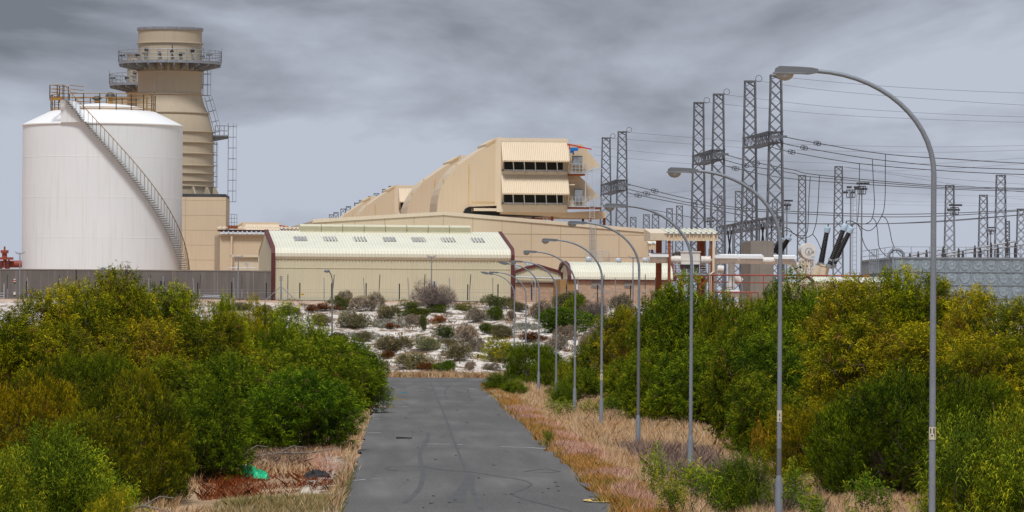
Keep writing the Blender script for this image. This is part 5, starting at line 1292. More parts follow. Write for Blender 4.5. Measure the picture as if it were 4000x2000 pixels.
p = P(2755, 1063, 495); curvelamp(2755, 1063, 495, 'short dark lamp post below the canopy deck, behind the bushes', ground(p.x, 495))
# ================================================================ vegetation
def leaf_material(name, rough=.75, trans=.13, obj=True):
    m = bpy.data.materials.new(name); m.use_nodes = True; t = m.node_tree; n = t.nodes; b = n['Principled BSDF']; L = t.links.new
    a = n.new('ShaderNodeAttribute'); a.attribute_name = 'col'; oi = n.new('ShaderNodeObjectInfo')
    mx = n.new('ShaderNodeMix'); mx.data_type = 'RGBA'; mx.blend_type = 'MULTIPLY'; mx.inputs[0].default_value = 1
    L(a.outputs['Color'], mx.inputs[6]); L(oi.outputs['Color'], mx.inputs[7]); L(mx.outputs[2], b.inputs['Base Color'])
    b.inputs['Roughness'].default_value = rough; b.inputs['Specular IOR Level'].default_value = .05
    tr = n.new('ShaderNodeBsdfTranslucent'); L(mx.outputs[2], tr.inputs[0]); ms = n.new('ShaderNodeMixShader'); ms.inputs[0].default_value = trans
    L(b.outputs[0], ms.inputs[1]); L(tr.outputs[0], ms.inputs[2]); L(ms.outputs[0], n['Material Output'].inputs['Surface'])
    return m
M['leaf'] = leaf_material('leaf'); M['drygrass'] = leaf_material('dry_grass', .8, .2)
def npmesh(name, V, Fq, col=None, mats=()):
    me = bpy.data.meshes.new(name); nv = len(V); nf, k = Fq.shape
    me.vertices.add(nv); me.vertices.foreach_set('co', V.astype(np.float32).ravel())
    me.loops.add(nf*k); me.loops.foreach_set('vertex_index', Fq.astype(np.int32).ravel())
    me.polygons.add(nf); me.polygons.foreach_set('loop_start', np.arange(0, nf*k, k, dtype=np.int32)); me.polygons.foreach_set('loop_total', np.full(nf, k, dtype=np.int32))
    me.update(calc_edges=True)
    if col is not None:
        at = me.color_attributes.new('col', 'FLOAT_COLOR', 'POINT'); c4 = np.ones((nv, 4), np.float32); c4[:, :3] = col; at.data.foreach_set('color', c4.ravel())
    for m in mats: me.materials.append(m)
    return me
def norm(a): return a/np.maximum(1e-9, np.linalg.norm(a, axis=-1, keepdims=True))
def leaves(rg, pos, dr, ln, wd, col, droop=.0):
    """diamond leaves"""
    n = len(pos); dr = norm(dr); side = norm(np.cross(dr, rg.normal(size=(n, 3)))); nrm = np.cross(side, dr)
    ln = ln[:, None]; wd = wd[:, None]
    mid = pos+dr*ln*.45+nrm*ln*.05
    tip = pos+dr*ln+np.array([0, 0, -1])*ln*droop
    V = np.stack([pos, mid+side*wd*.5, tip, mid-side*wd*.5], 1).reshape(-1, 3)
    Fq = np.arange(n*4).reshape(n, 4)
    return V, Fq, np.repeat(col, 4, 0)
def fib(rg, n):
    v = norm(rg.normal(size=(n, 3))); return v
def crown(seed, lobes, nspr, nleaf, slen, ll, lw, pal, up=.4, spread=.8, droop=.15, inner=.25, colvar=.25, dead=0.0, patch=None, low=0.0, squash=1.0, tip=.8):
    """lobes: (x,y,z,r) ; sprigs on the lobes' shells, leaves along each sprig"""
    rg = np.random.default_rng(seed); lobes = np.array(lobes, float); wts = lobes[:, 3]**2; wts /= wts.sum()
    idx = rg.choice(len(lobes), nspr, p=wts); d = fib(rg, nspr); isin = rg.random(nspr) < inner; rad = np.where(isin, rg.uniform(.2, .8, nspr), rg.uniform(.84, 1.05, nspr))
    c = lobes[idx, :3]+d*lobes[idx, 3:4]*rad[:, None]*np.array([1, 1, squash])
    # drop sprigs buried well inside another lobe
    keep = np.ones(nspr, bool)
    for k in range(len(lobes)):
        q = (c-lobes[k, :3])/np.array([1,1,squash]); keep &= ~((np.linalg.norm(q, axis=1) < lobes[k, 3]*.62) & (idx != k) & ~isin & (rg.random(nspr) < .8))
    keep &= (c[:, 2] > low) & ((d[:, 2] > -.35) | isin | (rg.random(nspr) < .25))
    c = c[keep]; d = d[keep]; idx = idx[keep]; m = len(c)
    sd = norm(d*(1-up)+np.array([0, 0, 1])*up+rg.normal(size=(m, 3))*.25)
    pal = np.array(pal); lc = rg.integers(0, len(pal), len(lobes)); 
    sc_ = pal[np.where(rg.random(m) < .55, lc[idx], rg.integers(0, len(pal), m))]*(1+rg.normal(size=(m, 1))*colvar*.5)
    if patch is not None:
        for (px_, py_, pz_, pr_, pc_) in patch:
            w_ = np.exp(-((c-np.array([px_, py_, pz_]))**2).sum(1)/pr_**2)[:, None]; sc_ = sc_*(1-w_)+np.array(pc_)*w_
    dd = rg.random(m) < dead; sc_[dd] = np.array([.10, .055, .025])
    t = rg.random((m, nleaf)); base_ = c[:, None, :]+sd[:, None, :]*(t[..., None]*slen)+rg.normal(size=(m, nleaf, 3))*slen*.10
    dr = sd[:, None, :]*(1-spread)+norm(rg.normal(size=(m, nleaf, 3)))*spread
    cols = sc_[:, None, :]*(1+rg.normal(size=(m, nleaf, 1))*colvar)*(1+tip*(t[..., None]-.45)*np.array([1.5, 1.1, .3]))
    n = m*nleaf; ln = ll*rg.uniform(.6, 1.3, n); wd = lw*rg.uniform(.7, 1.2, n)
    return leaves(rg, base_.reshape(-1, 3), dr.reshape(-1, 3), ln, wd, np.clip(cols.reshape(-1, 3), .004, .9), droop)+(c,)
def stems(rg, lobes, targets, r0, nsub, mb=None, base_r=.15):
    mb = mb or MB()
    for (x, y, z, r) in lobes:
        b = Vector((rg.normal()*base_r, rg.normal()*base_r, -.3)); e = Vector((x, y, z))
        m1 = b.lerp(e, .35)+Vector((rg.normal()*.12, rg.normal()*.12, .15*z)); m2 = b.lerp(e, .7)+Vector((rg.normal()*.15, rg.normal()*.15, .1*z))
        mb.tube([b, m1, m2, e], [r0, r0*.75, r0*.55, r0*.35], 5, False)
        for _ in range(nsub):
            t = targets[rg.integers(len(targets))]; t = Vector(t)
            s_ = (m1, m2, e)[rg.integers(3)]
            if (t-s_).length < r*2.2:
                mid = s_.lerp(t, .5)+Vector((rg.normal()*.08, rg.normal()*.08, rg.normal()*.08)); mb.tube([s_, mid, t], [r0*.35, r0*.22, r0*.10], 4, False)
    return mb
TPL = {}
def domelob(rg, n, w, h, zc, rr_, jit=.15, low_=1.15):
    o = []; ga = 2.39996
    for k in range(n):
        t = (k+.5)/n; zz = 1-t*low_; q = math.sqrt(max(0, 1-zz*zz)); a = k*ga+rg.normal()*.3; f = rg.uniform(.62, .92); r = rr_*rg.uniform(.75, 1.25)
        o.append((q*math.cos(a)*(w/2-r*.5)*f, q*math.sin(a)*(w/2-r*.5)*f, max(r*.5, zc+zz*(h-zc-r*.6)*f+rg.normal()*jit), r))
    return o
def bush_template(key, name, seed, lobes, nsub=8, r0=.05, barkm='bark', **kw):
    V, Fq, col, c = crown(seed, lobes, **kw); rg = np.random.default_rng(seed+1)
    me = npmesh('foliage', V, Fq, col, (M['leaf'],)); sb = stems(rg, lobes, c, r0, nsub)
    sm = bpy.data.meshes.new('stems'); sm.from_pydata(sb.v, [], sb.f); sm.materials.append(M[barkm])
    z = V[:, 2]; TPL[key] = (name, me, sm, float(np.percentile(z, 98.8)), float(np.percentile(V[:, 0], 98.5)-np.percentile(V[:, 0], 1.5)))
def lob(rg, n, w, h, r0, r1, z0=.25, dome=True):
    o = []
    for _ in range(n):
        a = rg.uniform(0, 2*math.pi); q = math.sqrt(rg.uniform(0, 1)); r = rg.uniform(r0, r1); x = q*math.cos(a)*(w/2-r*.8); y = q*math.sin(a)*(w/2-r*.8)
        top = h*(math.sqrt(max(.05, 1-(q*.85)**2)) if dome else 1)
        z = rg.uniform(max(z0*h, r*.4), max(z0*h+.05, top-r*.8)); o.append((x, y, z, r))
    return o
r_ = np.random.default_rng
WG = [(.120,.148,.005),(.175,.195,.006),(.075,.100,.004),(.225,.225,.008),(.052,.075,.004)]
DG = [(.072,.104,.005),(.112,.145,.006),(.040,.066,.004),(.160,.185,.008)]
FG = [(.072,.090,.003),(.122,.138,.004),(.042,.056,.003),(.170,.172,.005)]
YG = [(.17,.17,.014),(.22,.19,.010),(.12,.14,.014),(.26,.19,.016)]
BR = (.15,.08,.03)
for i in range(3):        # willow leaved wattle, tall
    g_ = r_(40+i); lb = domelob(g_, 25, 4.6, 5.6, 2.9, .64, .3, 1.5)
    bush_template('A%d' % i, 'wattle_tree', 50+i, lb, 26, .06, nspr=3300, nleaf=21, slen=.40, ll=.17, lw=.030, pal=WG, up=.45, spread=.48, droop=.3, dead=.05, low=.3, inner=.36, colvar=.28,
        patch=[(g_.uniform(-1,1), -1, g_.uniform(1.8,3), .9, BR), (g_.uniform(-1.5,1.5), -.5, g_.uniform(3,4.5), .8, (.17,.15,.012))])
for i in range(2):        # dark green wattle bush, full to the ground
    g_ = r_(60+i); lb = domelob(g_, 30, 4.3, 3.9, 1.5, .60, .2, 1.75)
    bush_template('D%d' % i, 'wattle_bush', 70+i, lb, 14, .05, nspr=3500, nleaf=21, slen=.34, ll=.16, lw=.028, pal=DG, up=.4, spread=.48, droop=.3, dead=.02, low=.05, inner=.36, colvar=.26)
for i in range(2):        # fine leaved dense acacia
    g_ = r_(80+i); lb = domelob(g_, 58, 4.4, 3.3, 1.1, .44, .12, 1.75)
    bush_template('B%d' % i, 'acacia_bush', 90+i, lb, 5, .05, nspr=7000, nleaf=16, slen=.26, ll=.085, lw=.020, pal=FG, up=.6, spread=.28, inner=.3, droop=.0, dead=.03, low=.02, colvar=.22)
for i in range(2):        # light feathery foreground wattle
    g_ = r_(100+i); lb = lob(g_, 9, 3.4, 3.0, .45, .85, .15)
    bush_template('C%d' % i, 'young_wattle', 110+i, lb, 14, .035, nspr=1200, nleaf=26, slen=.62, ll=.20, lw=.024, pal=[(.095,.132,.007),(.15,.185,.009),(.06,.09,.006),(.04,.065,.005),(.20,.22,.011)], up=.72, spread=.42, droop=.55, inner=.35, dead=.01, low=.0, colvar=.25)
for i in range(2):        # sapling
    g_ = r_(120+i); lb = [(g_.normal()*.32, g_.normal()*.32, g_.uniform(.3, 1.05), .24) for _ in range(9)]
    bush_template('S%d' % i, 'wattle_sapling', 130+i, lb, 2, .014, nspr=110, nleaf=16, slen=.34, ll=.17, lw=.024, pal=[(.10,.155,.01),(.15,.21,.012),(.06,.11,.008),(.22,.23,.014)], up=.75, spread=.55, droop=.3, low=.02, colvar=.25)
GREY = [(.30,.24,.19),(.24,.195,.15),(.36,.29,.23),(.20,.17,.11)]
OLIVE = [(.16,.15,.07),(.20,.185,.09),(.12,.12,.05),(.25,.22,.13)]
def shrub(key, name, seed, w, h, nl, pal, ll=.10, lw=.028, nspr=620, nleaf=9, up=.4, z0=.1, barkm='greybark', r0=.025, nsub=20, **kw):
    g_ = r_(seed); lb = lob(g_, nl, w, h, .28*h, .42*h, z0); bush_template(key, name, seed+1, lb, nsub, r0, barkm, nspr=nspr, nleaf=nleaf, slen=.2, ll=ll, lw=lw, pal=pal, up=up, spread=.5, droop=.0, low=.0, colvar=.3, **kw)
shrub('G0', 'twiggy_shrub', 200, 2.6, 1.3, 8, GREY, nspr=1700, up=.55, inner=.1); shrub('G1', 'twiggy_shrub', 204, 2.4, 1.4, 7, GREY, nspr=1700, up=.55, inner=.1)
shrub('O0', 'olive_shrub', 208, 2.6, 1.4, 8, OLIVE, nspr=1900); shrub('O1', 'olive_shrub', 212, 2.4, 1.2, 7, OLIVE, nspr=1900)
shrub('K0', 'round_shrub', 216, 2.4, 1.3, 7, [(.065,.085,.018),(.09,.11,.022),(.045,.065,.014)], nspr=1300, ll=.08, lw=.03); shrub('K1', 'round_shrub', 220, 2.8, 1.6, 9, [(.10,.165,.010),(.14,.20,.012),(.07,.125,.008)], nspr=3000, ll=.085, lw=.03)
shrub('Y0', 'yellow_shrub', 224, 2.8, 1.7, 9, YG, nspr=1500, ll=.09, lw=.035)
shrub('R0', 'dry_shrub', 228, 1.4, .8, 5, [(.24,.075,.022),(.17,.06,.022),(.29,.12,.035)], nspr=500, up=.7)
shrub('T0', 'dry_grass_tuft', 232, .9, .55, 4, [(.42,.25,.10),(.34,.18,.07),(.50,.32,.14)], nspr=260, ll=.20, lw=.02, up=.85)
# big leafless shrub
g_ = r_(300); lb = lob(g_, 10, 4.6, 3.0, .7, 1.1, .25)
bush_template('W0', 'bare_shrub', 301, lb, 120, .035, 'greybark', nspr=2300, nleaf=8, slen=.35, ll=.20, lw=.020, pal=[(.22,.185,.165),(.17,.14,.125),(.27,.23,.205)], up=.55, spread=.5, low=.1, inner=.3, droop=0)
def plant(key, label, cx, top, wd, base_y=None, D=None, tint=(1,1,1), group=None, rz=None, sink=0.0, cat=None, hs=None):
    """display pixels: centre, top row, width; base row (walks the terrain) or depth"""
    if D is None:
        D = 386.0
        for dd in np.arange(120, 499.5, .5):
            p = Pd(cx, base_y, dd)
            if p.z <= ground(p.x, dd)+.02: D = dd; break
        else: D = 499.5
    name, me, sm, h0, w0 = TPL[key]; p = Pd(cx, top, D); gz_ = ground(p.x, D); h = max(.15, p.z-gz_+sink); w_ = wd*K*D/F*(1.12 if group == GD else 1.05)
    root = thing(name, label, cat or name.replace('_', ' '), (p.x, D, gz_-sink), rz if rz is not None else rnd.uniform(0, 6.28), group)
    root.scale = (w_/w0, w_/w0, h/h0)
    tv = rnd.uniform(.82, 1.18) if group != GD else 1; th_ = rnd.uniform(.92, 1.10)
    for nm, m in (('stems', sm), ('foliage', me)):
        o = bpy.data.objects.new(nm, m); COL.objects.link(o); o.parent = root
        if nm == 'foliage': tv2 = tv*(1.16 if group != GD else 1); o.color = ((1+(tint[0]-1)*(.75 if tint[0] > 1 else 1))*tv2*th_, tint[1]*tv2, tint[2]*tv2, 1)
    return root
YT = (1.8,1.5,.9); OT = (1.5,.95,.8); LT = (1.25,1.2,1.0); DT = (.72,.8,.85)
GD = 'shrubs scattered over the white dune'
GL = 'wattle trees and bushes left of the road'; GR = 'wattle trees and bushes right of the road'
LEFT = [
 ('A0', 200, 95, 745, 200, (1.2,1.1,1), 'far left tree of the tall wattle row standing before the grey wall'),
 ('A1', 204, 188, 722, 180, (1.1,1.1,1), 'second tree from the left in the tall wattle row before the grey wall'),
 ('A2', 206, 292, 694, 190, (1.1,1.1,1), 'tallest tree on the left side, its crown reaching over the grey wall'),
 ('A0', 208, 400, 731, 190, (1,1,1), 'tree right of the tallest one, with brown patches and bare stems'),
 ('A1', 216, 468, 745, 130, (.9,1.1,1), 'narrow green tree at the right end of the tall wattle row'),
 ('A2', 190, 10, 800, 200, (1.3,1.15,1), 'yellowish tree cut by the left edge of the photo below the tall row'),
 ('A1', 192, 350, 815, 230, (1.05,.92,1), 'brown flecked tree in the middle of the left thicket, showing bare branches'),
 ('A0', 190, 160, 825, 220, (1.05,.92,1), 'brown flecked tree below the second tree of the tall row'),
 ('A2', 205, 470, 815, 200, (1.0,.88,1), 'sparse brownish tree left of the round green one'),
 ('A0', 225, 560, 800, 180, (1.1,.95,1), 'sparse brown tree below the yellow topped bushes'),
 ('D1', 260, 565, 762, 110, YT, 'left one of the two yellow topped bushes near the end of the grey wall'),
 ('D0', 270, 640, 772, 110, (1.7,1.25,.9), 'right one of the two yellow topped bushes, near the warehouse corner'),
 ('D0', 290, 748, 785, 175, (1.05,1.15,1), 'round fresh green bush below the left warehouse corner'),
 ('D1', 265, 700, 830, 160, (1.1,1.05,1), 'green bush in front of the round fresh green one'),
 ('D1', 295, 822, 846, 150, (1,1.1,1), 'green bush left of the dark lamp post on the dune'),
 ('D0', 300, 905, 862, 130, (.75,.9,.9), 'dark bush at the far left corner of the road'),
 ('D0', 245, 862, 868, 200, (.95,1.05,1), 'wide bush hanging over the left road edge near the far corner'),
 ('D1', 232, 790, 870, 230, (1,1,1), 'dense bush in the middle of the left roadside thicket'),
 ('D0', 200, 705, 905, 260, (.95,.95,1), 'large bush left of the one leaning over the verge'),
 ('D1', 178, 762, 940, 250, (.8,.95,.95), 'leafy bush leaning over the left verge, its foot near the white bag'),
 ('B0', 176, 235, 905, 230, DT, 'dark fine leaved bush behind the yellow green one at left'),
 ('B1', 172, 105, 930, 200, (.8,.85,.9), 'dark fine leaved bush near the left edge'),
 ('A1', 178, 410, 905, 200, (.95,1,1), 'dark green tree between the fine leaved bushes and the mid thicket'),
 ('B0', 170, 350, 945, 150, (1.15,1.05,1), 'mid green fine leaved bush above the big dark mound'),
 ('D1', 184, 565, 905, 230, (.9,.95,.95), 'green bush behind the one with the thick brown trunk'),
 ('B1', 158, 125, 960, 190, (1.9,1.35,1), 'yellow green fine leaved bush near the left edge'),
 ('B0', 152, 30, 985, 190, (1.3,.95,.8), 'orange brown fine leaved bush cut by the left edge'),
 ('D0', 152, 495, 975, 215, (.75,.95,.9), 'round dark bush with a thick brown trunk above the rust coloured dead brush'),
 ('B1', 136, 300, 972, 300, (.9,.92,1), 'big rounded fine leaved bush in the left foreground'),
 ('B0', 130, 215, 1060, 230, (.8,.85,1), 'lower left shoulder bush of the big rounded one'),
 ('B1', 139, 390, 1055, 170, (.75,.85,1), 'lower right shoulder bush of the big rounded one'),
 ('C0', 108, 60, 1085, 330, (1.15,1.15,1), 'pale feathery bush in the lower left corner'),
 ('C1', 112, 195, 1130, 230, (1.15,1.15,1), 'pale feathery bush right of the corner one, overhanging its neighbour'),
 ('C0', 103, 262, 1240, 110, (2.2,1.35,.9), 'small bright yellow leaved bush at the bottom edge'),
 ('C1', 104, 20, 1150, 200, (.95,1,1), 'feathery bush filling the bottom left edge of the photo')]
for k, d_, cx, tp, wd, tn, lb_ in LEFT: plant(k, lb_, cx, tp, wd, D=d_, tint=tn, group=GL, cat='tree' if k[0] == 'A' else 'bush', sink=.1)
RIGHT = [
 ('D1', 330, 1700, 768, 130, (.95,.95,1), 'bush top behind the rounded one, before the brown legged canopy'),
 ('D0', 345, 1790, 775, 120, (.85,.95,1), 'bush top under the vertical branch of the white pipe'),
 ('D1', 320, 1905, 770, 130, (1,.95,1), 'bush top just left of the concrete blast wall foot'),
 ('D0', 300, 1850, 800, 150, (1.05,1.0,1), 'bush filling the gap left of the second nearest street lamp pole'),
 ('A2', 260, 1965, 755, 150, (.9,.95,1), 'leafy tree right in front of the concrete blast wall'),
 ('D1', 270, 2080, 730, 150, (1.1,1.05,1), 'bush between the concrete blast wall and the maroon edged hut roof'),
 ('D0', 250, 1700, 800, 160, (.9,1.0,1), 'bush between the fourth and third nearest street lamp poles'),
 ('A1', 200, 2135, 712, 230, (1.3,1.1,1), 'olive tree in front of the maroon edged hut roof'),
 ('A0', 205, 2235, 691, 200, (1.55,1.35,.9), 'tallest yellowish tree on the right, before the corner of the water tank'),
 ('A2', 200, 2350, 712, 210, (1.4,1.25,.9), 'yellowish tree behind the nearest street lamp pole'),
 ('A1', 195, 2450, 738, 200, (1.3,1.1,1), 'olive tree in front of the water tank panels'),
 ('A0', 190, 2560, 765, 190, (1.2,1.05,1), 'olive tree cut by the right edge of the photo'),
 ('A2', 180, 2190, 815, 260, (1.1,1.0,1), 'brownish tree with bare arching branches in the middle of the right thicket'),
 ('A0', 178, 2330, 830, 260, (1.1,1.02,1), 'olive brown tree below the yellowish ones'),
 ('A1', 172, 2490, 850, 240, (1.1,1.0,1), 'olive brown tree behind the dark mound at right'),
 ('D0', 230, 2010, 716, 190, (.7,.85,.9), 'dark green bush top against the concrete blast wall foot'),
 ('D1', 208, 1950, 768, 210, (.85,.95,.95), 'dark green bush behind the second nearest street lamp pole'),
 ('D0', 190, 1985, 850, 230, (.62,.8,.85), 'very dark bush right of the second nearest street lamp pole'),
 ('D1', 195, 1880, 850, 190, (.95,.95,1), 'bush left of the second nearest street lamp pole'),
 ('D0', 178, 1930, 960, 170, (.9,.9,1), 'low bush at the pole foot level behind the dry grass'),
 ('D1', 236, 1862, 772, 110, (1.2,1.1,1), 'small bright bush between the third and second nearest street lamps'),
 ('D0', 250, 1745, 722, 200, (.95,1.1,1), 'tall rounded bush directly behind the third nearest street lamp'),
 ('D1', 262, 1660, 752, 140, (1,1.05,1), 'bush right of the fourth nearest street lamp'),
 ('D1', 245, 1815, 755, 120, (1.15,1.05,1), 'bush right of the third nearest street lamp'),
 ('D0', 232, 1760, 870, 210, (.8,.95,.95), 'dark lower bush behind the third nearest street lamp'),
 ('D1', 243, 1640, 890, 140, (.9,1,1), 'lower bush between the fourth and third nearest street lamps'),
 ('A1', 300, 1575, 782, 130, (1,.9,1), 'brownish wattle left of the fourth nearest street lamp'),
 ('A2', 290, 1620, 800, 120, (1.05,.95,1), 'brownish wattle directly behind the fourth nearest street lamp'),
 ('D0', 320, 1500, 838, 110, (.9,.85,.9), 'olive bush behind the fifth nearest street lamp'),
 ('D1', 270, 1575, 905, 110, (1.05,1.05,1), 'low green bush left of the fourth nearest street lamp pole'),
 ('B0', 358, 1338, 868, 112, (1.0,1.25,1), 'round fine leaved green bush at the right end of the road junction'),
 ('B1', 350, 1385, 888, 85, (.8,1,1), 'darker fine leaved bush beside the round one at the junction'),
 ('C0', 318, 1262, 938, 75, (.75,.8,.9), 'low leafy bush at the right road corner by the pale stone edging'),
 ('C1', 305, 1300, 955, 60, (.85,.9,.9), 'small leafy bush right of the stone edging'),
 ('C0', 275, 1407, 968, 70, (.8,.9,.9), 'small leafy bush at the foot of the seventh nearest street lamp'),
 ('C1', 292, 1460, 930, 110, (.8,.9,.9), 'leafy bush between the sixth and fifth nearest street lamps'),
 ('C1', 330, 1440, 900, 80, (.9,.85,.9), 'yellowish bush behind the sixth nearest street lamp'),
 ('S0', 242, 1418, 1000, 60, (.9,.9,1), 'leafy sapling in the dry grass left of the sixth nearest street lamp foot'),
 ('S1', 236, 1528, 992, 55, (.8,.85,1), 'leafy sapling just right of the fifth nearest street lamp foot'),
 ('S0', 255, 1490, 1005, 45, (.9,.9,1), 'small sapling between the sixth and fifth street lamp feet'),
 ('S1', 185, 1380, 1080, 30, (.7,.8,.9), 'tiny dark sapling among pink grass at the right road edge'),
 ('B0', 158, 2040, 1035, 210, (1.7,1.2,1), 'yellow green low bush beside the dry grass, left of the dark mound'),
 ('S1', 150, 1912, 1060, 38, (1.7,.72,1), 'red brown dying sapling left of the second nearest street lamp'),
 ('B1', 146, 2265, 950, 390, (.50,.68,.8), 'biggest dark rounded fine leaved bush on the right'),
 ('B0', 151, 2165, 1010, 210, (.65,.8,.9), 'left shoulder bush of the biggest dark rounded one'),
 ('B0', 148, 2440, 965, 290, (.6,.75,.85), 'right shoulder bush of the biggest dark rounded one'),
 ('C0', 108, 2480, 1065, 300, (1.1,1,1), 'pale leafy bush in the lower right corner'),
 ('C1', 113, 2560, 1035, 200, (1.05,1,1), 'pale leafy bush cut by the right edge near the bottom'),
 ('C1', 112, 2400, 1150, 130, (1,1,1), 'pale leafy bush just right of the nearest street lamp pole'),
 ('S1', 118, 2168, 1190, 100, (.85,.95,1), 'bright sapling at the bottom edge below the dark mound'),
 ('S0', 130, 1655, 1118, 62, (1,1,1), 'sapling in the grass right of the fourth nearest street lamp foot'),
 ('C0', 124, 1845, 1140, 150, (.72,.82,.9), 'leafy dark green bush between the third and second nearest street lamps'),
 ('S1', 122, 1730, 1160, 110, (1.1,1.05,1), 'lighter leafy sapling in front of the third nearest street lamp foot'),
 ('S0', 120, 1690, 1190, 90, (1,1,1), 'low sapling left of the third nearest street lamp foot'),
 ('S0', 128, 1985, 1155, 100, (.95,1,1), 'sapling right of the second nearest street lamp pole'),
 ('S1', 116, 2030, 1230, 90, (.9,.95,1), 'sapling at the bottom edge right of the second nearest street lamp')]
for k, d_, cx, tp, wd, tn, lb_ in RIGHT: plant(k, lb_, cx, tp, wd, D=d_, tint=tn, group=GR, cat='tree' if k[0] == 'A' else 'bush' if k[0] != 'S' else 'sapling', sink=.1)
# ---- dune shrubs, read off the dune crop: x = 773+.25z, y = 708+.25z
GD = 'shrubs scattered over the white dune'
def dz(x, y): return 773+.25*x, 708+.25*y
DUNE = [
 ('K0',350,155,285,215,1,'dark green shrub in front of the left half of the warehouse'), ('G0',375,95,200,150,1,'grey brown shrub crown rising behind the dark green shrub'),
 ('G1',600,120,300,300,1.05,'wide grey brown shrub on the crest, right of the dark green shrub'), ('W0',1290,10,300,420,1,'largest shrub of the crest, a purple grey leafless tangle before the warehouse'),
 ('K0',1905,140,270,270,1,'dark dome shaped shrub before the right end of the warehouse'), ('O0',2085,200,300,220,.8,'brown olive shrub right of the dark dome on the crest'),
 ('G1',2350,200,380,320,.9,'large dull brown shrub below the brick shed'), ('O1',800,245,365,195,1,'olive grey shrub below the crest left of the leafless tangle'),
 ('K0',1060,240,300,120,.9,'small dark shrub at the left foot of the leafless tangle'), ('K1',1085,272,375,215,(.75,.62,1),'olive green dome below the leafless tangle'),
 ('O0',460,300,480,320,1,'broad olive grey shrub at the upper left of the dune'), ('G0',1095,335,435,210,1,'grey brown shrub below the olive green dome'),
 ('K0',1168,335,512,66,.9,'narrow upright green shrub in the middle of the dune'), ('R0',1290,345,425,150,1,'rust red dry shrub in the middle of the dune'),
 ('G0',1710,275,400,240,1,'grey brown shrub left of a green one, upper right of the dune'), ('K1',1875,262,395,150,(.7,.65,1),'green shrub leaning on the grey brown one, upper right'),
 ('R0',850,418,472,95,.6,'small dark red shrub in the grey ground cover'), ('K0',1392,440,582,210,1,'dark green dome in the centre of the dune'),
 ('G1',1600,428,605,310,1,'wide grey brown shrub right of the central dark green dome'), ('K1',1825,425,530,140,(.65,.6,1),'green shrub left of a dark olive one, right of centre'),
 ('O1',1925,440,582,215,.75,'dark olive shrub right of centre'), ('O0',552,503,602,170,.8,'small olive shrub above the roadside bushes at left'),
 ('O1',860,550,722,285,.85,'dark olive shrub with bare twigs, lower left of the dune'), ('O0',1170,550,712,275,1.25,'pale olive grey shrub in the lower middle of the dune'),
 ('G0',1695,570,702,160,.8,'small grey shrub above the yellow one'), ('O0',1510,610,790,265,.8,'dark olive shrub left of the yellow one'),
 ('Y0',1885,575,812,390,1.3,'big yellow shrub at the lower right of the dune'), ('O1',1050,730,885,300,1.15,'olive grey dome near the road end'),
 ('K1',1385,800,912,155,(.8,.85,1),'bright green leafy plant right by the road end'), ('O0',330,510,610,170,.8,'olive shrub just above the left bushes near the dark lamp post'),
 ('Y0',1010,190,265,180,(.6,.8,1),'yellow green plant at the left foot of the leafless tangle'), ('Y0',1570,215,300,170,(.7,.8,1),'yellow green plant at the right foot of the leafless tangle'),
 ('Y0',1320,215,312,160,(.5,.75,1),'yellow green plant below the middle of the leafless tangle'), ('R0',200,222,295,170,.55,'low brown shrub left of the dark green crest shrub'),
 ('R0',1260,820,900,220,.6,'rust brown low shrub near the road end'), ('G0',1640,805,890,130,.9,'tan twiggy shrub near the road end'),
 ('R0',2250,510,600,230,.45,'low rust and green shrub right of the yellow one'), ('O0',1410,575,640,150,.9,'small grey olive shrub between the pale olive and the dark olive shrubs'),
 ('G1',2060,290,375,120,.9,'small grey brown shrub in the upper right corner of the dune'), ('G0',800,590,640,120,1,'small pale grey shrub left of the dark twiggy one'),
 ('R0',790,700,780,150,.55,'low rust shrub by the left road bushes'), ('G0',1850,820,890,150,.8,'small brown twiggy shrub below the big yellow shrub'),
 ('O1',-220,250,330,230,.9,'olive shrub on the crest left of the dark lamp post'), ('G0',-420,240,310,190,.9,'brown shrub on the crest before the warehouse left corner'), ('R0',30,240,310,130,.6,'rust shrub just left of the dark lamp post'),
 ('O0',-640,215,300,210,.85,'olive shrub on the crest below the end of the grey wall'), ('G1',-820,225,300,160,.8,'brown shrub on the crest before the grey wall'), ('O1',120,330,440,170,.9,'olive shrub left of the broad olive grey one')]
for k, x, t0_, b0_, w_, tn, l in DUNE:
    cx, tp = dz(x, t0_); by = 708+.25*b0_; tn = (tn,)*3 if not isinstance(tn, tuple) else tn
    plant(k, l, cx, tp, w_*.25, base_y=by, tint=tn, group=GD, cat='shrub')
RD = [('O1',960,415,560,300,.7,'dark olive shrub at the left end of the brick building'),('K1',960,440,600,150,(1,.9,1),'yellow green shrub before the dark olive one at the brick building'),('W0',1130,470,660,220,.75,'brown twig tangle below the brick building windows'),('G1',1330,425,560,190,.75,'purple brown shrub crown before the right window of the brick building'),
 ('O0',1400,500,660,190,.7,'dark olive shrub left of the tall rounded bush'),('K1',905,550,765,370,(.72,.78,1),'largest bright green dome on the dune, behind the street lamps'),('G0',870,692,810,170,.95,'grey shrub at the foot of the bright green dome'),('G1',800,775,900,170,.9,'grey brown shrub under the bright green dome'),
 ('G0',1180,700,860,240,.7,'dull brown shrub right of the bright green dome'),('G1',1050,760,900,180,.8,'brown twiggy shrub behind the fifth nearest street lamp'),('O0',1270,620,760,200,.75,'dark shrub between the brown tangle and the tall bushes')]
for k, x, t0_, b0_, w_, tn, l in RD:
    tn = (tn,)*3 if not isinstance(tn, tuple) else tn
    plant(k, l, 1159+.30*x, 612+.30*t0_, w_*.30, base_y=612+.30*b0_, tint=tn, group=GD, cat='shrub')
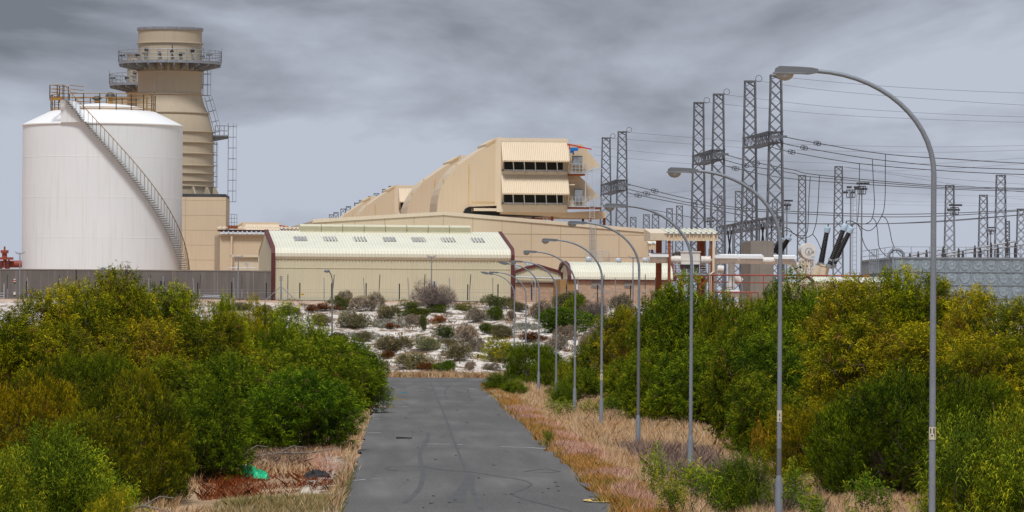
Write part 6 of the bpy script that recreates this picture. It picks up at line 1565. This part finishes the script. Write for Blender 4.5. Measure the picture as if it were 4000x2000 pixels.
# ---- crest shrubs at far left
# ---- uncountable ground plants
def scatter(name, label, kind_cat, pts, h, w_, cols, seed, lean=.35, nb=1, mat_='drygrass'):
    rg = np.random.default_rng(seed); n = len(pts); pts = np.repeat(pts, nb, 0); n = len(pts); pts[:, :2] += rg.normal(size=(n, 2))*.05*(nb > 1)
    hh = np.repeat(h, nb)*rg.uniform(.5, 1.2, n); ww = np.repeat(w_, nb)
    a = rg.uniform(0, 2*math.pi, n); side = np.stack([np.cos(a), np.sin(a), np.zeros(n)], 1); ln_ = rg.normal(size=(n, 2))*lean
    tip = pts+np.stack([ln_[:, 0]*hh, ln_[:, 1]*hh, hh], 1); mid = pts+np.stack([ln_[:, 0]*hh*.35, ln_[:, 1]*hh*.35, hh*.55], 1)
    V = np.stack([pts-side*ww[:, None]*.5, pts+side*ww[:, None]*.5, mid+side*ww[:, None]*.45, tip, mid-side*ww[:, None]*.45], 1).reshape(-1, 3)
    Fq = np.arange(n*5).reshape(n, 5); cols = np.array(cols); px_, py_ = pts[:, 0], pts[:, 1]; pn = np.sin(px_*1.7+np.sin(py_*.31)*2)+np.sin(py_*.43+px_*.9+1)+np.sin(px_*3.9-py_*.8); ci = np.clip(((pn+3)/6*len(cols)+rg.normal(size=n)*.9).astype(int), 0, len(cols)-1); c = cols[ci]*(1+rg.normal(size=(n, 1))*.18)
    me = npmesh(name, V, Fq, np.repeat(np.clip(c, .01, .9), 5, 0), (M[mat_],)); o = bpy.data.objects.new(name, me); COL.objects.link(o)
    return tag(o, label, kind_cat, kind='stuff')
def gpts(rg, n, x0, x1, y0, y1, dens=None):
    u = rg.random(n); y = 1/(1/y0+(1/y1-1/y0)*u)      # density falls with distance
    x = x0(y)+(x1(y)-x0(y))*rg.random(n) if callable(x0) else rg.uniform(x0, x1, n)
    return x, y
def gz_arr(x, y): return np.array([ground(a, b) for a, b in zip(x, y)])
rg = r_(7)
STRAW = [(.56,.33,.17),(.70,.50,.30),(.60,.40,.22),(.78,.60,.40),(.50,.34,.19),(.64,.42,.20)]
x, y = gpts(rg, 300000, lambda y: 5.85+0*y, lambda y: 19.5+0*y, 106, 372)
patch_ = np.sin(x*1.3+y*.21)+np.sin(y*.35-x*.6)+rg.normal(size=len(x))*.7; k = patch_ > -1.6; x, y = x[k], y[k]
pts = np.stack([x, y, gz_arr(x, y)-.03], 1); ed = np.clip((x-5.85)/1.6, .35, 1)
scatter('dry_grass', 'dry straw coloured grass covering the verge right of the road', 'grass', pts, .38*ed*np.clip(.75+.35*np.sin(x*2.3+np.sin(y*.5)*1.5)+.3*np.sin(y*.7-x), .3, 1.35), .007+.010*(y/250), STRAW, 11)
x, y = gpts(rg, 26000, lambda y: 8.5+0*y, lambda y: 11.8+0*y, 128, 190); k = (np.sin(x*2+y*.3)+rg.normal(size=len(x))*.5 > -.2); x, y = x[k], y[k]
scatter('grey_grass', 'greyish purple dry grass around the nearer street lamp feet', 'grass', np.stack([x, y, gz_arr(x, y)-.03], 1), np.full(len(x), .62), .016+.0*y, [(.30,.22,.19),(.25,.185,.165),(.36,.26,.21)], 12)
x, y = gpts(rg, 26000, lambda y: 5.74+.16*np.sin(y*.8)+.1*np.sin(y*2.1), lambda y: 6.9+.4*np.sin(y*.37), 112, 345)
scatter('orange_grass', 'orange brown grass fringe along the right road edge', 'grass', np.stack([x+.12*np.sin(y*.9), y, gz_arr(x, y)-.03], 1), np.full(len(x), .36), .014+.010*(y/250), [(.30,.26,.07),(.52,.27,.07),(.62,.31,.10),(.42,.26,.07),(.60,.34,.15)], 13)
cx_ = []; 
for _ in range(30):
    yy_ = 1/(1/122+(1/260-1/122)*rg.random()); xx_ = rg.uniform(6.2, 7.0); m = int(rg.uniform(150, 420)); r0_ = rg.uniform(.18, .36); cx_.append(np.stack([xx_+rg.normal(size=m)*r0_, yy_+rg.normal(size=m)*r0_*2.2], 1))
for _ in range(16):
    yy_ = 1/(1/150+(1/235-1/150)*rg.random()); xx_ = rg.uniform(-2.9, -2.2); m = int(rg.uniform(60, 200)); r0_ = rg.uniform(.2, .4); cx_.append(np.stack([xx_+rg.normal(size=m)*r0_, yy_+rg.normal(size=m)*r0_*2.2], 1))
cx_ = np.concatenate(cx_); x, y = cx_[:, 0], cx_[:, 1]
scatter('pink_grass', 'fluffy pink grass heads along both road edges', 'grass', np.stack([x, y, gz_arr(x, y)+.12], 1), np.full(len(x), .30), np.full(len(x), .013), [(.80,.46,.36),(.60,.34,.22),(.78,.52,.42)], 14, .35)
x, y = gpts(rg, 80000, lambda y: -15+0*y, lambda y: -1.62+0*y, 112, 330); k = ((x > -5.5) | (rg.random(len(x)) < .6)) & ~((x > -6.3) & (y > 128) & (y < 155) & (x < -1.95-.2*rg.random(len(x)))) & ~((y >= 138) & (y < 169) & (x < -1.95) & (x > -2.9) & (rg.random(len(x)) < .85)); x, y = x[k], y[k]
scatter('dry_grass', 'dry straw coloured grass covering the verge left of the road', 'grass', np.stack([x, y, gz_arr(x, y)-.03], 1), np.full(len(x), .40), .014+.012*(y/250), STRAW+[(.30,.20,.10)], 15)
x, y = gpts(rg, 16000, lambda y: -5.0+0*y, lambda y: -1.9+0*y, 116, 132)
scatter('green_grass', 'pale green grass at the bottom edge left of the road', 'grass', np.stack([x, y, gz_arr(x, y)-.03], 1), np.full(len(x), .34), np.full(len(x), .012), [(.30,.27,.08),(.38,.31,.12),(.44,.36,.17),(.22,.22,.06)], 16)
x, y = gpts(rg, 9000, lambda y: -2.0+0*y, lambda y: -1.5+0*y, 112, 160)
scatter('green_grass', 'green weeds growing along the left road edge', 'grass', np.stack([x, y, gz_arr(x, y)-.03], 1), np.full(len(x), .20), np.full(len(x), .010), [(.24,.24,.08),(.30,.24,.09),(.22,.22,.07)], 17)
# grass belt where the road ends
x = rg.uniform(-14, 22, 26000); y = 382+np.abs(rg.normal(size=26000))*2.6; k = y < 392; x, y = x[k], y[k]
scatter('dry_grass', 'dry tan grass belt between the road end and the white dune', 'grass', np.stack([x, y, gz_arr(x, y)-.05], 1), np.full(len(x), .55), np.full(len(x), .045), STRAW+[(.40,.24,.14)], 18)
# litter of dead stalks and small plants all over the dune
cx_ = []
for _ in range(620):
    m = int(rg.uniform(10, 46)); r0_ = rg.uniform(.15, .55); xx_ = rg.uniform(-24, 40); yy_ = rg.uniform(388, 499); cx_.append(np.stack([xx_+rg.normal(size=m)*r0_*1.3, yy_+rg.normal(size=m)*r0_*2], 1))
cx_ = np.concatenate(cx_); x, y = cx_[:, 0], cx_[:, 1]
scatter('dune_scrub', 'sparse brown and tan tufts scattered over the white sand', 'ground cover', np.stack([x, y, gz_arr(x, y)-.05], 1), np.full(len(x), .34), np.full(len(x), .05), [(.24,.13,.06),(.38,.22,.10),(.16,.11,.07),(.13,.12,.06),(.30,.20,.13)], 19, .5)
def mat_of(cx, cy, w_, h_, n): # ground cover mat given in display pixels
    o = []
    for _ in range(n):
        u, v = rg.uniform(-1, 1, 2)
        if u*u+v*v > .75+.35*math.sin(u*7+cx)*math.sin(v*6+cy)+.25*math.sin(u*15+v*9) or math.sin(u*9+v*5)+math.sin(v*11-u*6)+rg.normal()*.5 < -.5: continue
        px_, py_ = cx+u*w_/2, cy+v*h_/2
        lo, hi = 386, 499
        for _ in range(14):
            mid = (lo+hi)/2; p = Pd(px_, py_, mid)
            if p.z > ground(p.x, mid): lo = mid
            else: hi = mid
        o.append((Pd(px_, py_, lo).x, lo))
    return o
al = []
for (zx, zy, zw, zh, n) in ((820,430,470,110,2200),(520,560,480,90,1500),(2190,465,380,70,1300),(1370,605,190,50,350),(1290,610,200,30,200)):
    cx, cy = dz(zx, zy); al += mat_of(cx, cy, zw*.25, zh*.25, n)
al = np.array(al); x, y = al[:, 0], al[:, 1]
scatter('silver_ground_cover', 'silver grey creeping plants in patches on the white dune', 'ground cover', np.stack([x, y, gz_arr(x, y)-.02], 1), rg.uniform(.08,.34,len(x)), np.full(len(x), .06), [(.34,.34,.28),(.27,.27,.215),(.42,.41,.35),(.20,.19,.14)], 20, .6, nb=3)
# dead rust coloured brush left of the road
def rgp(px0, px1, py0, py1, n):
    o = []
    for _ in range(n): p = gp(rg.uniform(px0, px1)*K, rg.uniform(py0, py1)*K, -.2); o.append((p.x, p.y))
    return np.array(o)
q_ = rgp(500, 835, 1182, 1248, 8000); x, y = q_[:, 0], q_[:, 1]; k = (np.sin(x*2.1)+np.sin(y*.9+x)+rg.normal(size=len(x))*.6 > -.1); x, y = x[k], y[k]
scatter('dead_brush', 'rust red dead brush piled on the ground left of the road', 'brush', np.stack([x, y, gz_arr(x, y)-.03], 1), rg.uniform(.12,.42,len(x)), np.full(len(x), .016), [(.27,.060,.018),(.18,.045,.018),(.36,.11,.035),(.10,.035,.02),(.30,.17,.09)], 21, .9)
q_ = rgp(600, 770, 1110, 1185, 4200); x, y = q_[:, 0], q_[:, 1]
scatter('dead_brush', 'grey brown dead twigs and stalks behind the rust coloured brush', 'brush', np.stack([x, y, gz_arr(x, y)-.03], 1), np.full(len(x), .42), np.full(len(x), .018), [(.20,.13,.11),(.26,.20,.17),(.15,.08,.06)], 22, .9)
# ---- litter
def onr(px, py, z=None): p = gp(px, py, 0); p.z = (.05*(1-min(1, abs(p.x-2.1)/3.7)) if XL < p.x < XR else ground(p.x, p.y)) ; return p
def litter(name, label, p, mt, w_, d_, h, seed, rz=0, cat=None):
    rg2 = random.Random(seed); q = MB(); n = 9
    for i in range(n+1):
        for j in range(n+1):
            u = i/n*2-1; v = j/n*2-1; e = max(0, 1-(abs(u)**3+abs(v)**3)); q.v.append((u*w_/2*(1+rg2.uniform(-.15,.15)), v*d_/2*(1+rg2.uniform(-.2,.2)), h*e*rg2.uniform(.35, 1.1)))
    for i in range(n):
        for j in range(n): a = i*(n+1)+j; q.f.append((a, a+n+1, a+n+2, a+1))
    o = q.build(name, M[mt]); o.location = p; o.rotation_euler.z = rz; tag(o, label, cat or name.replace('_', ' ')); return o
rz3 = lambda x, y: (x*1400/1803, 1000+y*1400/1803)
litter('plastic_bag', 'bright green plastic bag lying on the rust coloured brush', onr(*rz3(1245, 1092))+Vector((0,0,.12)), 'plasticgreen', .78, 1.0, .42, 1, cat='bag')
litter('plastic_bag', 'smaller green plastic bag right beside the larger one', onr(*rz3(1312, 1098))+Vector((0,0,.1)), 'plasticgreen', .5, .8, .34, 2, cat='bag')
litter('plastic_bag', 'crumpled pale plastic bag behind the green bags', onr(*rz3(1222, 1062))+Vector((0,0,.15)), 'paper', .42, .6, .28, 3, cat='bag')
litter('plastic_bag', 'crumpled cream bag at the right end of the rust brush', onr(*rz3(1540, 1188))+Vector((0,0,.08)), 'stone', .3, .5, .22, 4, cat='bag')
litter('plastic_bag', 'upright white spotted bag caught under the overhanging bush', onr(*rz3(1522, 945))+Vector((0,0,0)), 'paper', .42, .5, .85, 5, cat='bag')
litter('cardboard', 'torn cardboard piece on the dead twigs left of the road', onr(*rz3(1335, 1045))+Vector((0,0,.2)), 'wood', .5, .8, .18, 6)
litter('charred_cloth', 'black charred cloth at the road side end of the rust brush', onr(*rz3(1595, 1120))+Vector((0,0,.15)), 'char', .85, 1.0, .26, 7, cat='cloth')
litter('rag', 'teal rag lying on the far part of the road', onr(*rz4(697, 250)), 'plasticblue', .55, 1.4, .07, 8)
for (zx0, zx1, zy, mt, l) in ((643,748,580,'char','dark flat plank on the left lane of the road'),(645,718,302,'wood','short brown plank on the far left lane of the road')):
    a = onr(*rz4(zx0, zy)); b = onr(*rz4(zx1, zy)); q = MB(); q.add([(-.02,-.18,0),(b.x-a.x,-.14,0),(b.x-a.x+.03,.18,0),(0,.2,0),(-.02,-.18,.07),(b.x-a.x,-.14,.05),(b.x-a.x+.03,.18,.05),(0,.2,.07)], [(0,3,2,1),(4,5,6,7),(0,1,5,4),(1,2,6,5),(2,3,7,6),(3,0,4,7)])
    o = q.build('plank', M[mt]); o.location = a; tag(o, l, 'plank')
litter('paper_scrap', 'white paper scrap in the grass at the right road edge', onr(*rz4(2063, 895))+Vector((0,0,.05)), 'paper', .25, .4, .08, 9, cat='paper')
litter('paper_scrap', 'white paper scrap in the tan grass left of centre at the road end', P(*(1200+1317/2.576, 1100+945/2.576), 384)+Vector((0,0,.0)), 'paper', .35, .5, .14, 10, cat='paper')
litter('paper_scrap', 'white paper scrap in the tan grass right of centre at the road end', P(*(1200+1566/2.576, 1100+946/2.576), 384), 'paper', .3, .5, .14, 11, cat='paper')
q = MB(); rq = random.Random(4)
for k in range(46):
    p = onr(rq.uniform(*(1200+480/1.84, 1200+1900/1.84)), rq.uniform(1480, 1990))
    if XL+.3 < p.x < XR-.3: s = rq.uniform(.02,.06); q.add([(p.x-s,p.y-s,p.z+.003),(p.x+s*1.6,p.y-s,p.z+.003),(p.x+s,p.y+s*2,p.z+.02),(p.x-s,p.y+s,p.z+.03)], [(0,1,2,3)])
tag(q.build('road_debris', M['char']), 'small dark crumbs and leaf litter scattered over the asphalt', 'debris', kind='stuff')
# loose branches
for i, (zx, zy, l_, a_, lb_) in enumerate(((1470,1020,1.6,.25,'bare broken branch lying left of the road behind the black cloth'),(1290,1000,1.3,-.4,'curved bare branch behind the green bags'),(800,1245,1.4,-.5,'pale bare stick at the bottom edge left of the green grass'))):
    p = onr(*rz3(zx, zy)); q = MB(); q.tube([(-l_,0,.15),(-l_*.3,.1,.3),(l_*.4,0,.25+a_*.3),(l_,.1,.3+a_*.7)], [.05,.045,.035,.015], 6)
    q.tube([(-l_*.3,.1,.3),(0,.3,.55),(l_*.3,.4,.5)], [.03,.02,.01], 5); o = q.build('branch', M['greybark']); o.location = p; tag(o, lb_, 'branch')
